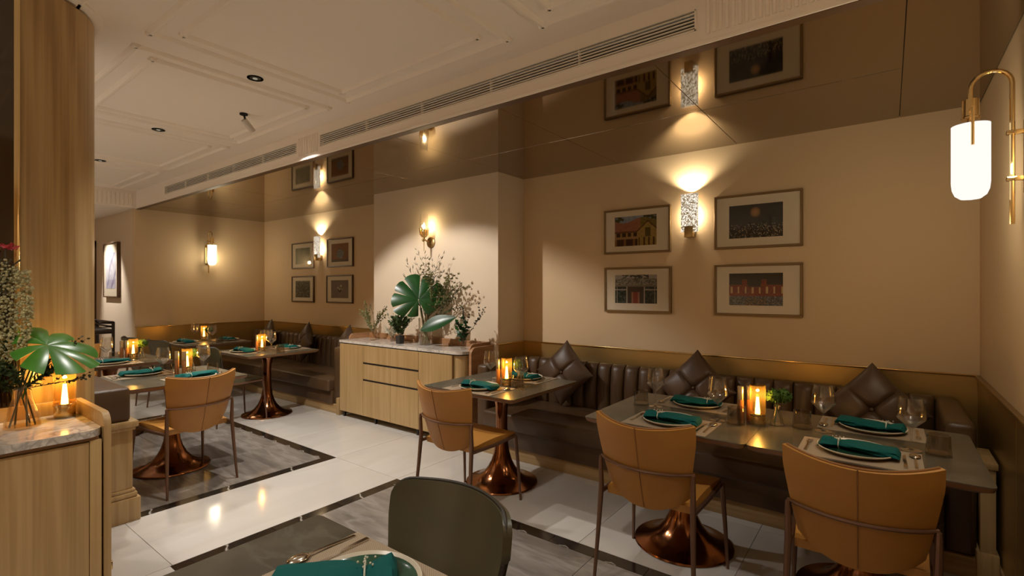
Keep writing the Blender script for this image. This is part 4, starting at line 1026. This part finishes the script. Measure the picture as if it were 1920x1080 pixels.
spray_part(v, (0.05, 0, 0.3), [(0.55, 0.0, 1), (0.8, -0.05, 0.9), (0.45, 0.05, 0.9), (0.9, 0.05, 1.0), (0.6, -0.08, 1.1), (0.35, -0.1, 0.8), (1.0, 0.0, 0.8), (0.7, 0.04, 0.7)], 0.60, 13, 0.034, 0.005, OLIV, 10, True, 0.5, 'feathery_branch')
spray_part(v, (0.05, 0, 0.25), [(0.9, -0.05, 0.3), (1.0, 0.0, 0.55), (0.9, 0.03, 0.7)], 0.48, 14, 0.03, 0.006, FERN, 5, True, 0.5, 'branch')

v = thing('meadow_posy', 'small dark jar of pale grassy sprigs at the alcove end of the sideboard', 'flower vase', (-4.83, 3.66, SBZ))
O('jar', U(lambda bm: lathe(bm, [(0.035, 0), (0.045, 0.02), (0.04, 0.07), (0.025, 0.10), (0.028, 0.11), (0.022, 0.108), (0.0, 0.02)], 18, cap1=False), AMBD), v)
spray_part(v, (0, 0, 0.09), [(-0.9, -0.1, 0.8), (-0.7, 0.1, 0.9), (-0.4, -0.1, 1), (-0.9, 0.1, 0.6), (0.3, 0, 1), (0.5, -0.1, 0.9)], 0.34, 21, 0.034, 0.005, OLIV, 10, True, 0.6, 'sprig')
spray_part(v, (0, 0, 0.09), [(0.3, 0.05, 1), (0.75, 0.05, 0.8)], 0.34, 22, 0.018, 0.005, TWIG, 3, False, 0.5, 'sprig')
v = thing('potted_herb', 'small square black pot of fresh leafy greens beside the tall glass vase', 'potted plant', (-4.28, 3.60, SBZ))
O('pot', U(lambda bm: loft(bm, [[(s*a, s*b, z) for a, b in ((-1, -1), (1, -1), (1, 1), (-1, 1))] for z, s in ((0, 0.03), (0.09, 0.036))]), POT), v)
spray_part(v, (0, 0, 0.08), [(math.cos(a)*0.8, math.sin(a)*0.35, 0.9) for a in (0, 0.7, 1.4, 2.1, 2.8, 3.5, 4.2, 4.9, 5.6)], 0.24, 31, 0.04, 0.010, FERN, 8, True, 0.6, 'sprig')
spray_part(v, (0, 0, 0.08), [(-0.8, 0.1, 1), (-0.2, 0.1, 1), (0.5, 0.1, 0.9)], 0.36, 32, 0.018, 0.006, BLOSSOM, 6, True, 0.6, 'blossom_sprig')
v = thing('baby_breath_bunch', 'low bunch of tiny pale blossoms between the jar and black pot', 'flowers', (-4.55, 3.72, SBZ))
O('cup', U(lambda bm: lathe(bm, [(0.03, 0), (0.034, 0.05), (0.03, 0.05), (0.0, 0.01)], 16, cap1=False), SMOKE), v)
spray_part(v, (0, 0, 0.04), [(math.cos(a)*0.9, math.sin(a)*0.35, 0.8) for a in (0, 0.8, 1.6, 2.4, 3.2, 4.0, 4.8, 5.6)], 0.15, 41, 0.014, 0.006, BLOSSOM, 9, True, 0.7, 'sprig')
v = thing('leafy_vase', 'slim dark vase with round dark leaves at the bench end of the sideboard', 'flower vase', (-3.37, 3.64, SBZ))
O('vase', U(lambda bm: lathe(bm, [(0.026, 0), (0.03, 0.03), (0.024, 0.09), (0.02, 0.115), (0.016, 0.115), (0.0, 0.01)], 18, cap1=False), SMOKE), v)
spray_part(v, (0, 0, 0.05), [(-0.25, 0, 1), (0.1, 0, 1), (0.35, -0.1, 1), (-0.5, 0, 0.8)], 0.28, 51, 0.06, 0.022, LEAF, 3, False, 0.3, 'sprig')
spray_part(v, (0, 0, 0.10), [(0.9, 0.05, 0.75), (0.7, 0.0, 1.0)], 0.36, 52, 0.026, 0.007, TWIG, 5, True, 0.8, 'sprig')
O('white_flower', U(lambda bm: [quad_leaf(bm, Vector((-0.08, 0, 0.16)), Vector((math.cos(a), math.sin(a)*0.6, 0.5)), 0.04, 0.014, random.Random(i)) for i, a in enumerate([0.5, 1.5, 2.5, 3.5, 4.5, 5.5])], BLOSSOM), v)

# flask with monstera on the service cabinet
CZT = 0.92
v = thing('monstera_flask', 'amber glass flask with bright monstera leaf and trailing amaranth on the service cabinet', 'flower vase', (-2.89, 0.415, CZT))
O('flask', U(lambda bm: lathe(bm, [(0.055, 0), (0.06, 0.006), (0.05, 0.06), (0.032, 0.12), (0.028, 0.16), (0.034, 0.175), (0.03, 0.175), (0.024, 0.16), (0.028, 0.12), (0.045, 0.06), (0.054, 0.01), (0, 0.008)], 26, cap1=False), AMBD), v)
def st2(bm):
    for a in (0.2, 1.2, 2.4, 3.6, 4.8): tube(bm, [(0.04*math.cos(a), 0.04*math.sin(a), 0.01), (0.012*math.cos(a+1), 0.012*math.sin(a+1), 0.15), (0.03*math.cos(a+3), 0.03*math.sin(a+3), 0.26)], 0.0035, 5)
O('stem', U(st2, TWIG), v)
O('monstera_leaf', U(lambda bm: monstera(bm, 0.20, 8, 0.13, 0.20, 0.08), LEAFB, 40), v, (0.09, 0.06, 0.345), (Matrix.Rotation(math.radians(27), 4, 'Y') @ Matrix.Rotation(math.radians(-12), 4, 'X') @ Matrix.Rotation(math.radians(-8), 4, 'Z')).to_euler())
O('petiole', U(lambda bm: tube(bm, [(0, 0, 0.12), (0.03, 0.03, 0.24), (0.085, 0.058, 0.34)], 0.004, 6), LEAFB), v)
spray_part(v, (0, 0, 0.16), [(0.5, -0.9, 0.5), (0.3, -0.5, 0.8), (0.6, 0.2, 0.3), (0.5, -0.2, 0.4), (0.4, -0.9, 0.2)], 0.20, 61, 0.03, 0.004, FERN, 14, True, 0.5, 'fern_frond')
spray_part(v, (0, 0, 0.16), [(0.3, 0.5, 1), (0.2, 0.9, 0.15)], 0.26, 62, 0.016, 0.005, TWIG, 4, True, 0.6, 'sprig')
def amar(bm):
    rg = random.Random(9)
    for s in range(5):
        x0, y0 = 0.05+rg.uniform(-0.04, 0.04), -0.125+s*0.028
        top = 0.70-abs(s-2)*0.02; L = (0.30, 0.36, 0.42, 0.40, 0.33)[s]
        for i in range(330):
            f = rg.random(); r_ = 0.027*(1-0.45*f)
            a = rg.uniform(0, 2*PI); q = rg.random()**0.5
            p = (x0+r_*q*math.cos(a)*1.2, y0+r_*q*math.sin(a)+0.03*math.sin(f*PI)*(s-2)*0.3, top-L*f)
            m_ = Matrix.Translation(p) @ Matrix.Scale(rg.uniform(0.0038, 0.0068), 4)
            bmesh.ops.create_icosphere(bm, subdivisions=0 if False else 1, radius=1, matrix=m_)
O('amaranth', U(amar, AMAR), v)['kind'] = 'stuff'
O('amaranth_stem', U(lambda bm: [tube(bm, [(0, 0, 0.15), (0.0, -0.10, 0.45), (0.03, -0.11+s*0.02, 0.68), (0.05, -0.125+s*0.028, 0.70)], 0.003, 5) for s in range(5)], TWIG), v)
def reds(bm):
    rg = random.Random(2)
    for i in range(30): quad_leaf(bm, Vector((0.03+rg.uniform(-0.02, 0.02), -0.055+rg.uniform(-0.03, 0.03), 0.745+rg.uniform(-0.008, 0.01))), Vector((rg.uniform(-1, 1), rg.uniform(-1, 1), 0.6)), 0.022, 0.006, rg)
O('red_flower', U(reds, RED), v)
O('flower_stem', U(lambda bm: tube(bm, [(0, 0, 0.15), (0.01, -0.05, 0.45), (0.03, -0.055, 0.745)], 0.003, 5), TWIG), v)
O('back_leaf', U(lambda bm: leaf_mesh(bm, 0.16, 0.06, 0.2), LEAF, 40), v, (-0.02, -0.11, 0.26), (math.radians(60), 0, math.radians(20)))
lamp(-2.985, 0.567, 'service cabinet', CZT, 1.2)
